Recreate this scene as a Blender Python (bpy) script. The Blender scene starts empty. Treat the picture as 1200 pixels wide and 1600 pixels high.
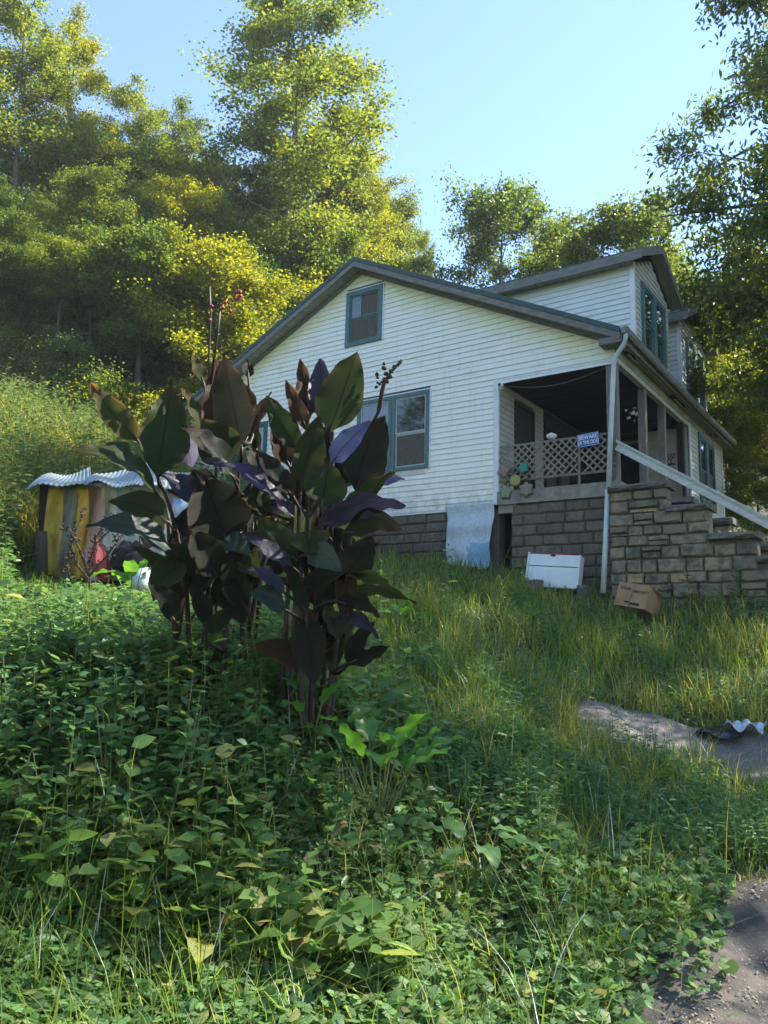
import bpy, math, random
import numpy as np
from mathutils import Vector, Matrix
random.seed(7); rng = np.random.default_rng(7)
S = bpy.context.scene
COL = S.collection
# ------------------------------------------------------------------ camera, sky, sun, exposure
FW = np.array([-0.5641563, 0.80953325, 0.16243024]); RT = np.array([0.822592, 0.56803652, 0.02601738]); UP = np.array([0.07120437, -0.14829168, 0.98637696])
FPX = 1250.0
cam = bpy.data.cameras.new('camera'); camo = bpy.data.objects.new('camera', cam); COL.objects.link(camo); S.camera = camo
cam.sensor_fit = 'VERTICAL'; cam.sensor_height = 34.6; cam.lens = 34.6 * FPX / 1600.0
cam.clip_start = 0.05; cam.clip_end = 2000
camo.matrix_world = Matrix(((RT[0], UP[0], -FW[0], 0), (RT[1], UP[1], -FW[1], 0), (RT[2], UP[2], -FW[2], 0), (0, 0, 0, 1)))
SUN_AZ = math.atan2(0.60, 0.80)      # from +Y towards +X
SUN_EL = math.radians(44)
W = bpy.data.worlds.new('World'); S.world = W; W.use_nodes = True
wn = W.node_tree.nodes; wl = W.node_tree.links
bg = wn['Background']; sky = wn.new('ShaderNodeTexSky'); sky.sky_type = 'NISHITA'; sky.sun_disc = False
sky.sun_elevation = SUN_EL; sky.sun_rotation = SUN_AZ; sky.air_density = 1.0; sky.dust_density = 0.0; sky.ozone_density = 2.6; sky.altitude = 300
wl.new(sky.outputs[0], bg.inputs[0]); bg.inputs[1].default_value = 0.14
sun = bpy.data.lights.new('sun', 'SUN'); sun.energy = 5.0; sun.angle = math.radians(0.5); sun.color = (1.0, 0.93, 0.80)
suno = bpy.data.objects.new('sun', sun); COL.objects.link(suno)
SD = Vector((math.sin(SUN_AZ) * math.cos(SUN_EL), math.cos(SUN_AZ) * math.cos(SUN_EL), math.sin(SUN_EL)))
suno.rotation_euler = SD.to_track_quat('Z', 'Y').to_euler()
S.view_settings.view_transform = 'Standard'; S.view_settings.look = 'None'; S.view_settings.gamma = 1.0
S.view_settings.exposure = 1.66
S.render.engine = 'CYCLES'
S.cycles.max_bounces = 6; S.cycles.transparent_max_bounces = 8; S.cycles.transmission_bounces = 3; S.cycles.diffuse_bounces = 4
S.cycles.caustics_reflective = False; S.cycles.caustics_refractive = False
try: S.cycles.use_denoising = True
except Exception: pass

def at(px, py, d):
    """point at depth d (m) seen in direction px,py of the 1200x1600 photograph"""
    return (RT * (px - 600) / FPX - UP * (py - 800) / FPX + FW) * d
# ------------------------------------------------------------------ materials
def nodes(name):
    m = bpy.data.materials.new(name); m.use_nodes = True
    nt = m.node_tree; b = nt.nodes['Principled BSDF']
    return m, nt, b
def mixc(nt, fac, a, b):
    n = nt.nodes.new('ShaderNodeMix'); n.data_type = 'RGBA'
    for sock, v in ((n.inputs[0], fac), (n.inputs[6], a), (n.inputs[7], b)):
        if hasattr(v, 'links') or hasattr(v, 'is_linked'): nt.links.new(v, sock)
        elif isinstance(v, (int, float)): sock.default_value = v
        else: sock.default_value = (*v, 1)
    return n.outputs[2]
def noise(nt, scale, detail=4, rough=0.55, coord='pos', stretch=None, dist=0.0):
    n = nt.nodes.new('ShaderNodeTexNoise'); n.inputs['Scale'].default_value = scale; n.inputs['Detail'].default_value = detail
    n.inputs['Roughness'].default_value = rough; n.inputs['Distortion'].default_value = dist
    if coord == 'pos':
        g = nt.nodes.new('ShaderNodeNewGeometry'); src = g.outputs['Position']
    else:
        g = nt.nodes.new('ShaderNodeTexCoord'); src = g.outputs['Object' if coord == 'obj' else 'UV']
    if stretch:
        mp = nt.nodes.new('ShaderNodeMapping'); mp.inputs['Scale'].default_value = stretch
        nt.links.new(src, mp.inputs[0]); src = mp.outputs[0]
    nt.links.new(src, n.inputs['Vector'])
    return n.outputs['Fac']
def ramp(nt, src, a, b, lo=0.0, hi=1.0):
    n = nt.nodes.new('ShaderNodeMapRange'); n.inputs['From Min'].default_value = a; n.inputs['From Max'].default_value = b
    n.inputs['To Min'].default_value = lo; n.inputs['To Max'].default_value = hi
    nt.links.new(src, n.inputs['Value']); return n.outputs[0]
def math_(nt, op, a, b=None):
    n = nt.nodes.new('ShaderNodeMath'); n.operation = op
    for i, v in enumerate((a, b)):
        if v is None: continue
        if isinstance(v, (int, float)): n.inputs[i].default_value = v
        else: nt.links.new(v, n.inputs[i])
    return n.outputs[0]
def bump(nt, b, src, strength=0.3, dist=0.01):
    n = nt.nodes.new('ShaderNodeBump'); n.inputs['Strength'].default_value = strength; n.inputs['Distance'].default_value = dist
    nt.links.new(src, n.inputs['Height']); nt.links.new(n.outputs[0], b.inputs['Normal'])
def solid(name, c1, c2=None, scale=6, rough=0.7, bmp=0.2, stretch=None, metal=0.0, spec=0.4, lo=.35, hi=.65, rnd=0.0, coord='pos', bd=.01, dirt=None):
    m, nt, b = nodes(name)
    b.inputs['Roughness'].default_value = rough; b.inputs['Metallic'].default_value = metal; b.inputs['Specular IOR Level'].default_value = spec
    f = noise(nt, scale, 6, 0.6, coord, stretch)
    c = mixc(nt, ramp(nt, f, lo, hi), c1, c2 or tuple(x * .75 for x in c1))
    if dirt:
        f2 = noise(nt, dirt[1], 8, .7, coord, dirt[3] if len(dirt) > 3 else None)
        c = mixc(nt, ramp(nt, f2, dirt[2], dirt[2] + .16), c, dirt[0])
    if rnd:
        o = nt.nodes.new('ShaderNodeObjectInfo')
        h = nt.nodes.new('ShaderNodeHueSaturation'); nt.links.new(c, h.inputs['Color'])
        nt.links.new(ramp(nt, o.outputs['Random'], 0, 1, 1 - rnd, 1 + rnd), h.inputs['Value']); c = h.outputs[0]
    nt.links.new(c, b.inputs['Base Color'])
    if bmp: bump(nt, b, noise(nt, scale * 5, 6, .65, coord, stretch), bmp, bd)
    return m
def leafmat(name, c1, c2, c3=None, trans=0.45, rough=0.45, scale=0.6, tcol=None, var=0.35, spec=0.4, thr=.6):
    m, nt, b = nodes(name)
    out = nt.nodes['Material Output']
    g = nt.nodes.new('ShaderNodeNewGeometry')
    isl = g.outputs['Random Per Island']
    f = noise(nt, scale, 3, .6)
    fm = math_(nt, 'ADD', math_(nt, 'MULTIPLY', isl, .55), math_(nt, 'MULTIPLY', f, .6))
    c = mixc(nt, ramp(nt, fm, .3, .85), c1, c2)
    if c3:
        w = nt.nodes.new('ShaderNodeTexWhiteNoise'); w.noise_dimensions = '1D'; nt.links.new(isl, w.inputs['W'])
        c = mixc(nt, ramp(nt, w.outputs['Value'], thr + .3, thr + .34), c, c3)
    h = nt.nodes.new('ShaderNodeHueSaturation'); nt.links.new(c, h.inputs['Color'])
    w2 = nt.nodes.new('ShaderNodeTexWhiteNoise'); w2.noise_dimensions = '1D'; nt.links.new(math_(nt, 'MULTIPLY', isl, 7.31), w2.inputs['W'])
    nt.links.new(ramp(nt, w2.outputs['Value'], 0, 1, 1 - var, 1 + var), h.inputs['Value'])
    c = h.outputs[0]
    nt.links.new(c, b.inputs['Base Color']); b.inputs['Roughness'].default_value = rough; b.inputs['Specular IOR Level'].default_value = spec
    t = nt.nodes.new('ShaderNodeBsdfTranslucent')
    tc = nt.nodes.new('ShaderNodeHueSaturation'); nt.links.new(c, tc.inputs['Color']); tc.inputs['Value'].default_value = 1.9; tc.inputs['Hue'].default_value = .480; tc.inputs['Saturation'].default_value = 1.1
    nt.links.new(tc.outputs[0], t.inputs['Color'])
    mx = nt.nodes.new('ShaderNodeMixShader'); mx.inputs[0].default_value = trans
    nt.links.new(b.outputs[0], mx.inputs[1]); nt.links.new(t.outputs[0], mx.inputs[2]); nt.links.new(mx.outputs[0], out.inputs['Surface'])
    return m
M = {}
# white siding, yellow-green under the rakes: algae plus some painted-in light
m, nt, b = nodes('white_siding')
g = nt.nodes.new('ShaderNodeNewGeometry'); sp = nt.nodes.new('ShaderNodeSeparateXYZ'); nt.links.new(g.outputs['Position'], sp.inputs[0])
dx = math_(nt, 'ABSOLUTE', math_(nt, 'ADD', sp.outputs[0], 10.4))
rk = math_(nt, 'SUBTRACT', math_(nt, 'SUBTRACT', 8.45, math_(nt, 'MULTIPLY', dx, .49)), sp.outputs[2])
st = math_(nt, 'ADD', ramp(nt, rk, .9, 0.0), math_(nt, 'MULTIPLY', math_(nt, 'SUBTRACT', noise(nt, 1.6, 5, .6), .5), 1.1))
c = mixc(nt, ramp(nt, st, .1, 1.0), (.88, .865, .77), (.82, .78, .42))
c = mixc(nt, ramp(nt, noise(nt, 2.2, 8, .75, stretch=(1, 1, 3)), .56, .8), c, (.52, .56, .42))
c = mixc(nt, ramp(nt, noise(nt, 11, 8, .75, stretch=(1, 1, 1.6)), .60, .76, 0, .8), c, (.40, .42, .32))
c = mixc(nt, ramp(nt, noise(nt, 3, 6, .7, stretch=(3.5, 1, .35)), .52, .78, 0, .55), c, (.60, .60, .48))
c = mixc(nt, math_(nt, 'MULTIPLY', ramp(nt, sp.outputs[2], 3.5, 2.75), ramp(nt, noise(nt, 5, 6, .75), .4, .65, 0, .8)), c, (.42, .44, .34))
nt.links.new(c, b.inputs['Base Color']); b.inputs['Roughness'].default_value = .55; bump(nt, b, noise(nt, 40, 5, .6, stretch=(.2, 1, 1)), .12, .004)
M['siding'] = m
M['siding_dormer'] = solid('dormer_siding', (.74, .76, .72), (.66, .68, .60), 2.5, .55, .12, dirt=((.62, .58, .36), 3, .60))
M['siding_grey'] = solid('shade_toned_siding', (.62, .62, .56), (.50, .50, .44), 3, .6, .15, dirt=((.30, .29, .22), 9, .58))  # greyer copy of the white siding, shade put into its colour
M['trim'] = solid('white_trim', (.78, .80, .80), (.66, .68, .68), 5, .5, .1, dirt=((.4, .42, .36), 14, .64))
M['rake'] = solid('weathered_rake_board', (.23, .22, .185), (.14, .135, .12), 9, .85, .5, (.6, .6, 3), dirt=((.42, .42, .37), 14, .6))
M['roof'] = solid('dark_green_roofing', (.045, .10, .085), (.03, .06, .055), 12, .6, .3)
M['teal'] = solid('teal_window_paint', (.095, .185, .175), (.065, .14, .14), 9, .6, .25, dirt=((.22, .27, .24), 22, .62))
M['dkteal'] = solid('dark_teal_paint', (.03, .13, .13), (.02, .09, .10), 9, .6, .25)
M['screen'] = solid('pale_sash', (.48, .52, .50), (.38, .42, .41), 9, .5, .1)
m, nt, b = nodes('window_glass')
f = noise(nt, 2.1, 6, .7); c = mixc(nt, ramp(nt, f, .4, .7), (.010, .012, .010), (.07, .075, .055)); nt.links.new(c, b.inputs['Base Color'])
b.inputs['Roughness'].default_value = .05; b.inputs['Specular IOR Level'].default_value = 1.0; b.inputs['Coat Weight'].default_value = .6; b.inputs['Coat Roughness'].default_value = .03; bump(nt, b, noise(nt, 1.5, 2, .5), .06, .02)
M['glass'] = m
M['curtain'] = solid('grey_curtain', (.22, .23, .20), (.12, .13, .11), 7, .9, .4, (8, 8, .6))
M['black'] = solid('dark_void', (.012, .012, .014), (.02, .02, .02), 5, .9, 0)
M['porchdark'] = solid('shade_dark_boards', (.035, .032, .03), (.02, .018, .018), 8, .85, .3, (.4, 3, 3))  # porch shade put into the colour of walls, frames and far post
M['greywood'] = solid('grey_weathered_wood', (.26, .235, .195), (.15, .135, .115), 10, .9, .5, (3, 3, .5), dirt=((.40, .38, .33), 12, .62, (3, 3, .5)))
M['porchside'] = solid('shade_toned_porch_siding', (.42, .42, .39), (.33, .33, .30), 3, .7, .15, dirt=((.2, .19, .15), 9, .58))  # white siding darkened in its colour for the porch shade
M['lattice'] = solid('bare_lattice_wood', (.27, .235, .165), (.19, .165, .12), 14, .85, .3, dirt=((.2, .19, .15), 20, .6))
M['whitewood'] = solid('peeling_white_wood', (.62, .65, .60), (.44, .46, .40), 8, .75, .4, (.8, .8, 4), dirt=((.24, .23, .18), 17, .58, (1, 1, 4)))
M['soffit'] = solid('peeling_soffit', (.36, .36, .27), (.22, .22, .15), 5, .85, .5, (3, .4, 1), dirt=((.07, .06, .05), 6, .60))
M['gutter'] = solid('dull_metal_gutter', (.20, .20, .175), (.12, .12, .105), 6, .5, .2, dirt=((.06, .05, .04), 9, .6))
M['pipe'] = solid('pale_downspout', (.62, .68, .66), (.50, .56, .55), 4, .45, .1, dirt=((.34, .36, .32), 15, .62))
def stone(name, a, b_, moss, th=.58):
    m, nt, b = nodes(name)
    o = nt.nodes.new('ShaderNodeObjectInfo')
    c = mixc(nt, o.outputs['Random'], a, b_)
    c = mixc(nt, ramp(nt, noise(nt, 9, 8, .7), .42, .68), c, tuple(x * .5 for x in a))
    c = mixc(nt, ramp(nt, noise(nt, 3.5, 6, .7), th, th + .15), c, moss)
    nt.links.new(c, b.inputs['Base Color']); b.inputs['Roughness'].default_value = .9; b.inputs['Specular IOR Level'].default_value = .2
    bump(nt, b, noise(nt, 28, 8, .7), .8, .02)
    return m
M['block'] = stone('rockface_block', (.20, .165, .12), (.14, .122, .095), (.085, .085, .065), .56)
M['stone'] = stone('rough_sandstone', (.34, .28, .19), (.22, .19, .14), (.09, .095, .07), .48)
M['ochre'] = stone('ochre_sandstone', (.46, .36, .19), (.40, .31, .18), (.2, .18, .1))
M['capstone'] = stone('lichened_cap_stone', (.16, .15, .13), (.21, .19, .16), (.40, .40, .35), .62)
M['mortar'] = solid('grey_mortar', (.12, .105, .085), (.09, .08, .065), 14, .95, .5, rnd=0)
M['concrete'] = solid('old_concrete', (.30, .28, .23), (.18, .165, .14), 6, .9, .6, dirt=((.42, .36, .30), 5, .6))
M['bark'] = solid('tree_bark', (.13, .105, .08), (.075, .06, .048), 6, .95, .8, (3, 3, .6), bd=.03)
M['palebark'] = solid('pale_bark', (.26, .235, .19), (.15, .135, .11), 5, .95, .6, (3, 3, .6), bd=.02)
M['leaf_poplar'] = leafmat('poplar_leaves', (.055, .10, .020), (.18, .21, .03), (.24, .23, .03), .58, .42, .35, thr=.66)
M['leaf_maple'] = leafmat('maple_leaves', (.035, .08, .020), (.13, .18, .025), None, .56, .4, .3)
M['leaf_gold'] = leafmat('golden_leaves', (.10, .14, .02), (.26, .26, .03), None, .62, .45, .3)  # yellow that stands in for sunlight on the right-hand woods and bright bush
M['leaf_oak'] = leafmat('oak_leaves', (.055, .10, .022), (.15, .18, .03), None, .5, .35, .3)
M['leaf_bush'] = leafmat('bush_leaves', (.05, .10, .03), (.12, .17, .05), None, .45, .5, .8)
M['grass'] = leafmat('grass_blades', (.065, .15, .025), (.19, .26, .045), (.36, .31, .13), .45, .4, .5, thr=.62)
M['meadow'] = leafmat('meadow_stalks', (.19, .23, .04), (.36, .35, .08), (.40, .35, .12), .5, .5, .5)
M['ivy'] = leafmat('ground_ivy', (.075, .17, .06), (.14, .24, .08), (.22, .25, .09), .38, .5, .9, spec=.3)
M['weed'] = leafmat('weed_leaves', (.060, .145, .05), (.12, .22, .07), None, .4, .42, .7)
M['weed2'] = leafmat('light_weed_leaves', (.075, .16, .04), (.14, .23, .06), (.25, .25, .08), .42, .5, .9)
M['dock'] = leafmat('dock_leaf', (.055, .17, .03), (.09, .22, .035), None, .5, .35, 2)
M['dockold'] = leafmat('spent_leaf', (.14, .13, .05), (.20, .15, .08), None, .35, .6, 3)
M['stem'] = solid('green_stem', (.09, .13, .04), (.13, .12, .05), 20, .6, 0)
M['deadstem'] = solid('dead_stem', (.07, .045, .035), (.04, .028, .022), 20, .8, 0)
M['redflower'] = solid('red_blossom', (.45, .06, .05), (.32, .05, .05), 30, .6, .2)
M['yellowflower'] = solid('yellow_blossom', (.75, .45, .03), (.6, .35, .02), 30, .6, .2)
def cannamat(name, a, b_, edge, trans=.25, rough=.36):
    m, nt, b = nodes(name); out = nt.nodes['Material Output']
    tc = nt.nodes.new('ShaderNodeTexCoord'); sx = nt.nodes.new('ShaderNodeSeparateXYZ'); nt.links.new(tc.outputs['UV'], sx.inputs[0])
    au = math_(nt, 'ABSOLUTE', math_(nt, 'SUBTRACT', sx.outputs[0], .5))
    ph = math_(nt, 'SUBTRACT', math_(nt, 'MULTIPLY', sx.outputs[1], 150), math_(nt, 'MULTIPLY', au, 70))
    vein = math_(nt, 'POWER', math_(nt, 'ABSOLUTE', math_(nt, 'SINE', ph)), 6)
    rib = ramp(nt, au, .0, .025, 1, 0)
    c = mixc(nt, ramp(nt, noise(nt, 3.5, 4, .6), .35, .65), a, b_)
    c = mixc(nt, ramp(nt, au, .40, .5), c, edge)
    tipf = math_(nt, 'MULTIPLY', ramp(nt, sx.outputs[1], .72, 1.0), .8)
    c = mixc(nt, tipf, c, edge)
    spots = noise(nt, 38, 4, .7)
    c = mixc(nt, ramp(nt, spots, .68, .74, 0, .7), c, (.16, .12, .05))
    c = mixc(nt, math_(nt, 'MULTIPLY', vein, .75), c, tuple(min(1, x * 2.0 + .006) for x in a))
    c = mixc(nt, rib, c, (.012, .006, .006))
    nt.links.new(c, b.inputs['Base Color']); b.inputs['Roughness'].default_value = rough; b.inputs['Specular IOR Level'].default_value = .12 if rough > .45 else (.3 if rough > .34 else .5)
    bump(nt, b, math_(nt, 'ADD', math_(nt, 'MULTIPLY', vein, .8), math_(nt, 'MULTIPLY', noise(nt, 20, 3, .5), 1.5)), .7, .005)
    t = nt.nodes.new('ShaderNodeBsdfTranslucent'); hs = nt.nodes.new('ShaderNodeHueSaturation'); nt.links.new(c, hs.inputs['Color']); hs.inputs['Value'].default_value = 1.8; nt.links.new(hs.outputs[0], t.inputs[0])
    mx = nt.nodes.new('ShaderNodeMixShader'); mx.inputs[0].default_value = trans
    nt.links.new(b.outputs[0], mx.inputs[1]); nt.links.new(t.outputs[0], mx.inputs[2]); nt.links.new(mx.outputs[0], out.inputs['Surface'])
    return m
M['cg'] = cannamat('canna_green', (.020, .040, .011), (.030, .032, .011), (.075, .04, .02), .3, rough=.47)
M['cd'] = cannamat('canna_dark', (.012, .018, .009), (.018, .013, .011), (.045, .018, .014), .25, .47)
M['cr'] = cannamat('canna_red', (.045, .024, .015), (.03, .026, .012), (.13, .04, .03), .35, .5)
M['co'] = cannamat('canna_orange', (.04, .05, .014), (.06, .05, .015), (.24, .09, .025), .45, .48)
M['cp'] = cannamat('canna_sheen_purple', (.030, .026, .06), (.026, .026, .045), (.04, .025, .05), .15, .36)  # purple, blue, lilac and teal put the sky's sheen into leaf colour
M['cb'] = cannamat('canna_sheen_blue', (.075, .09, .20), (.06, .075, .16), (.08, .07, .2), .2, .28)
M['cl'] = cannamat('canna_sheen_lilac', (.10, .095, .14), (.08, .08, .11), (.12, .07, .12), .35, .38)
M['ct'] = cannamat('canna_sheen_teal', (.022, .040, .032), (.020, .034, .026), (.02, .03, .025), .2, .38)
M['cstem'] = solid('canna_stem', (.045, .022, .018), (.025, .014, .012), 12, .55, .1)
# ------------------------------------------------------------------ mesh helpers
def fastmesh(name, V, faces, uv=None, smooth=False):
    """V (n,3); faces: list of int arrays (k, sides)"""
    me = bpy.data.meshes.new(name)
    V = np.asarray(V, dtype=np.float32)
    loops = np.concatenate([np.asarray(f).ravel() for f in faces]).astype(np.int32)
    tot = np.concatenate([np.full(len(f), np.asarray(f).shape[1]) for f in faces]).astype(np.int32)
    start = np.concatenate([[0], np.cumsum(tot)[:-1]]).astype(np.int32)
    me.vertices.add(len(V)); me.vertices.foreach_set('co', V.ravel())
    me.loops.add(len(loops)); me.loops.foreach_set('vertex_index', loops)
    me.polygons.add(len(tot)); me.polygons.foreach_set('loop_start', start); me.polygons.foreach_set('loop_total', tot)
    if smooth: me.polygons.foreach_set('use_smooth', np.ones(len(tot), dtype=bool))
    if uv is not None:
        l = me.uv_layers.new(name='UVMap'); l.data.foreach_set('uv', np.asarray(uv, dtype=np.float32)[loops].ravel())
    me.update(calc_edges=True); return me
def obj(name, me, mat, parent=None, label=None, cat=None, group=None, kind=None, loc=None):
    o = bpy.data.objects.new(name, me); COL.objects.link(o)
    if mat is not None and me is not None and not me.materials: me.materials.append(mat)
    if parent is not None: o.parent = parent
    if loc is not None: o.location = loc
    if label: o['label'] = label
    if cat: o['category'] = cat
    if group: o['group'] = group
    if kind: o['kind'] = kind
    return o
def thing(name, label, cat, loc=(0, 0, 0), group=None):
    o = bpy.data.objects.new(name, None); COL.objects.link(o); o.location = loc; o.empty_display_size = .1
    o['label'] = label; o['category'] = cat
    if group: o['group'] = group
    return o
class MB:
    def __init__(s): s.v = []; s.f = []
    def quad(s, *p):
        i = len(s.v); s.v += [tuple(q) for q in p]; s.f.append(tuple(range(i, i + len(p))))
    def hexa(s, p):   # 8 points: bottom ring 0-3 ccw from above, top ring 4-7
        i = len(s.v); s.v += [tuple(q) for q in p]
        for f in ((3, 2, 1, 0), (4, 5, 6, 7), (0, 1, 5, 4), (1, 2, 6, 5), (2, 3, 7, 6), (3, 0, 4, 7)): s.f.append(tuple(i + k for k in f))
    def box(s, x0, x1, y0, y1, z0, z1):
        s.hexa([(x0, y0, z0), (x1, y0, z0), (x1, y1, z0), (x0, y1, z0), (x0, y0, z1), (x1, y0, z1), (x1, y1, z1), (x0, y1, z1)])
    def bar(s, a, b, w, h, upv=(0, 0, 1)):
        a = Vector(a); b = Vector(b); d = (b - a).normalized(); u = Vector(upv); r = d.cross(u).normalized(); u = r.cross(d).normalized()
        p = []
        for q in (a, b): p += [q - r * w / 2 - u * h / 2, q + r * w / 2 - u * h / 2, q + r * w / 2 + u * h / 2, q - r * w / 2 + u * h / 2]
        s.hexa([p[0], p[1], p[2], p[3], p[4], p[5], p[6], p[7]])
    def tube(s, pts, rad, n=8, cap=True):
        pts = [Vector(p) for p in pts]
        if isinstance(rad, (int, float)): rad = [rad] * len(pts)
        i0 = len(s.v); ref = Vector((.31, .17, .93))
        for k, p in enumerate(pts):
            d = (pts[min(k + 1, len(pts) - 1)] - pts[max(k - 1, 0)]).normalized()
            r = d.cross(ref)
            if r.length < .05: r = d.cross(Vector((1, 0, 0)))
            r.normalize(); u = r.cross(d)
            for j in range(n):
                a = 2 * math.pi * j / n; s.v.append(tuple(p + (r * math.cos(a) + u * math.sin(a)) * rad[k]))
        for k in range(len(pts) - 1):
            for j in range(n):
                a = i0 + k * n + j; b = i0 + k * n + (j + 1) % n; s.f.append((a, b, b + n, a + n))
        if cap:
            s.f.append(tuple(i0 + j for j in range(n))[::-1]); s.f.append(tuple(i0 + (len(pts) - 1) * n + j for j in range(n)))
    def mesh(s, name, smooth=False, bevel=0):
        me = bpy.data.meshes.new(name); me.from_pydata(s.v, [], s.f)
        if smooth: me.polygons.foreach_set('use_smooth', [True] * len(me.polygons))
        me.update(); return me
def box(name, x0, x1, y0, y1, z0, z1, mat, parent=None, bev=0.0, **k):
    mb = MB(); mb.box(x0, x1, y0, y1, z0, z1); o = obj(name, mb.mesh(name), mat, parent, **k)
    if bev: md = o.modifiers.new('bevel', 'BEVEL'); md.width = bev; md.segments = 2
    return o
def cp(o, parent=None, **k):
    c = o.copy(); COL.objects.link(c)
    if parent is not None: c.parent = parent
    for a, v in k.items(): c[a] = v
    return c
# ------------------------------------------------------------------ terrain
ctrl = []
def cw(x, y, z): ctrl.append((x, y, z))
def cpx(px, py, d): p = at(px, py, d); ctrl.append(tuple(p))
for x, y, z in [(-4.8, 13.6, 1.0), (-5.9, 13.6, 1.15), (-7.45, 13.6, 1.5), (-9.3, 13.6, 1.8), (-12, 13.6, 2.3), (-16, 14, 3.4), (-3.6, 13.5, .82), (-2.3, 13.4, .85), (0, 13, .5), (3, 12, -.2), (8, 10, -.8),
                (-4, 22, 2.2), (-12, 23, 4.5), (-20, 20, 6), (-10, 40, 11), (-20, 45, 19), (2, 40, 5), (0, 22, 1.4), (6, 30, 1.5), (12, 20, -.5), (15, 45, 3), (-30, 60, 30), (10, 80, 14), (-15, 80, 28),
                (0, -2, -1.6), (3, 1, -1.6), (-3, -5, -1.9), (6, 5, -1.45), (2, 5, -1.45), (15, 0, -1.6), (0, -15, -2.5), (20, -15, -2.5), (-20, -15, 0), (-20, -2, 3), (-10, -3, -.4), (40, 20, -2), (-45, 10, 16), (-60, 30, 34)]: cw(x, y, z)
for a in [(0, 1600, 2.9), (0, 1300, 3.9), (0, 1100, 4.9), (300, 1600, 3.1), (300, 1300, 4.2), (600, 1600, 3.3), (600, 1320, 4.6), (600, 1140, 6.2), (850, 1450, 4.1), (900, 1600, 3.45), (1190, 1600, 3.5), (1150, 1400, 4.5),
          (480, 1080, 4.95), (330, 1030, 5.3), (150, 1000, 6.0), (0, 960, 6.6), (160, 915, 9.6), (60, 820, 12), (100, 700, 16), (0, 650, 19), (200, 620, 23), (60, 530, 32), (300, 560, 30), (-400, 600, 22), (-400, 900, 8),
          (1040, 1185, 7.4), (950, 1125, 8.2), (1180, 1240, 6.6), (1190, 1130, 8.3), (900, 1060, 9.6), (1150, 1040, 10.2), (700, 1010, 9.2), (800, 950, 12.0), (640, 930, 12.2), (1000, 975, 13)]: cpx(*a)
CT = np.array(ctrl)
def _phi(r2): return np.where(r2 > 1e-9, r2 * np.log(np.maximum(r2, 1e-9)) * .5, 0)
n_ = len(CT); K = _phi(((CT[:, None, :2] - CT[None, :, :2]) ** 2).sum(-1)) + np.eye(n_) * 1.2
P_ = np.c_[np.ones(n_), CT[:, :2]]; A_ = np.block([[K, P_], [P_.T, np.zeros((3, 3))]])
sol = np.linalg.solve(A_, np.r_[CT[:, 2], 0, 0, 0])
def h(x, y):
    x = np.atleast_1d(np.asarray(x, float)); y = np.atleast_1d(np.asarray(y, float)); out = np.empty(x.shape)
    xf = x.ravel(); yf = y.ravel(); o = np.empty(xf.shape)
    for i in range(0, len(xf), 20000):
        X = xf[i:i + 20000]; Y = yf[i:i + 20000]
        r2 = (X[:, None] - CT[None, :, 0]) ** 2 + (Y[:, None] - CT[None, :, 1]) ** 2
        o[i:i + 20000] = _phi(r2) @ sol[:n_] + sol[n_] + sol[n_ + 1] * X + sol[n_ + 2] * Y
    far = np.hypot(xf, yf)
    o = np.clip(o, -6, 22) + np.clip((o - 22) * .25, 0, 6)
    o += .035 * np.sin(xf * 3.1 + 1) * np.cos(yf * 2.7) + .02 * np.sin(xf * 7.3 + yf * 5.1)
    return o.reshape(x.shape)
def h1(x, y): return float(h(x, y)[0])
u = np.linspace(-1, 1, 301); ax = np.sign(u) * (np.abs(u) ** 2.4) * 170
GX, GY = np.meshgrid(ax - 2, ax + 6, indexing='ij'); GZ = h(GX, GY)
n = len(u); idx = np.arange(n * n).reshape(n, n)
F = np.stack([idx[:-1, :-1], idx[1:, :-1], idx[1:, 1:], idx[:-1, 1:]], -1).reshape(-1, 4)
# bare patches: the old concrete path and the road edge, as signed distances to outlines on the ground
def gp(px, py):
    """ground point seen at column px, row py of the photograph"""
    lo = None
    for d in np.arange(2.2, 60, .05):
        P = at(px, py, d)
        if P[2] < h1(P[0], P[1]): return P
    return at(px, py, 60)
PATCH = [gp(*p)[:2] for p in ((898, 1112), (960, 1106), (1040, 1128), (1100, 1150), (1185, 1148), (1260, 1165), (1260, 1212), (1170, 1222), (1110, 1216), (1040, 1188), (960, 1160), (912, 1142))]
ROAD = [gp(*p)[:2] for p in ((1240, 1385), (1150, 1412), (1075, 1455), (1030, 1510), (1010, 1560), (975, 1590), (930, 1640), (1000, 1800), (1400, 1800), (1500, 1500))]
def inpatch(x, y, L, grow=1.0):
    """<1 inside the outline, 1 on it, growing outside"""
    x = np.asarray(x, float); y = np.asarray(y, float); dmin = np.full(x.shape, 1e9); ins = np.zeros(x.shape, bool); n_p = len(L)
    for i in range(n_p):
        ax_, ay_ = L[i]; bx_, by_ = L[(i + 1) % n_p]; ex, ey = bx_ - ax_, by_ - ay_
        t = np.clip(((x - ax_) * ex + (y - ay_) * ey) / (ex * ex + ey * ey), 0, 1); dmin = np.minimum(dmin, np.hypot(x - ax_ - t * ex, y - ay_ - t * ey))
        c_ = ((ay_ > y) != (by_ > y)) & (x < (bx_ - ax_) * (y - ay_) / (by_ - ay_ + 1e-12) + ax_); ins ^= c_
    sd = np.where(ins, -dmin, dmin) + .05 * np.sin(x * 9 + y * 4) + .03 * np.sin(x * 17 - y * 23)
    return 1 + sd / .5 - (grow - 1)
m, nt, b = nodes('earth')
c = mixc(nt, ramp(nt, noise(nt, 2.5, 7, .65), .38, .62), (.035, .032, .016), (.045, .06, .018))
c = mixc(nt, ramp(nt, noise(nt, 30, 6, .7), .5, .75), c, (.08, .065, .035))
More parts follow.
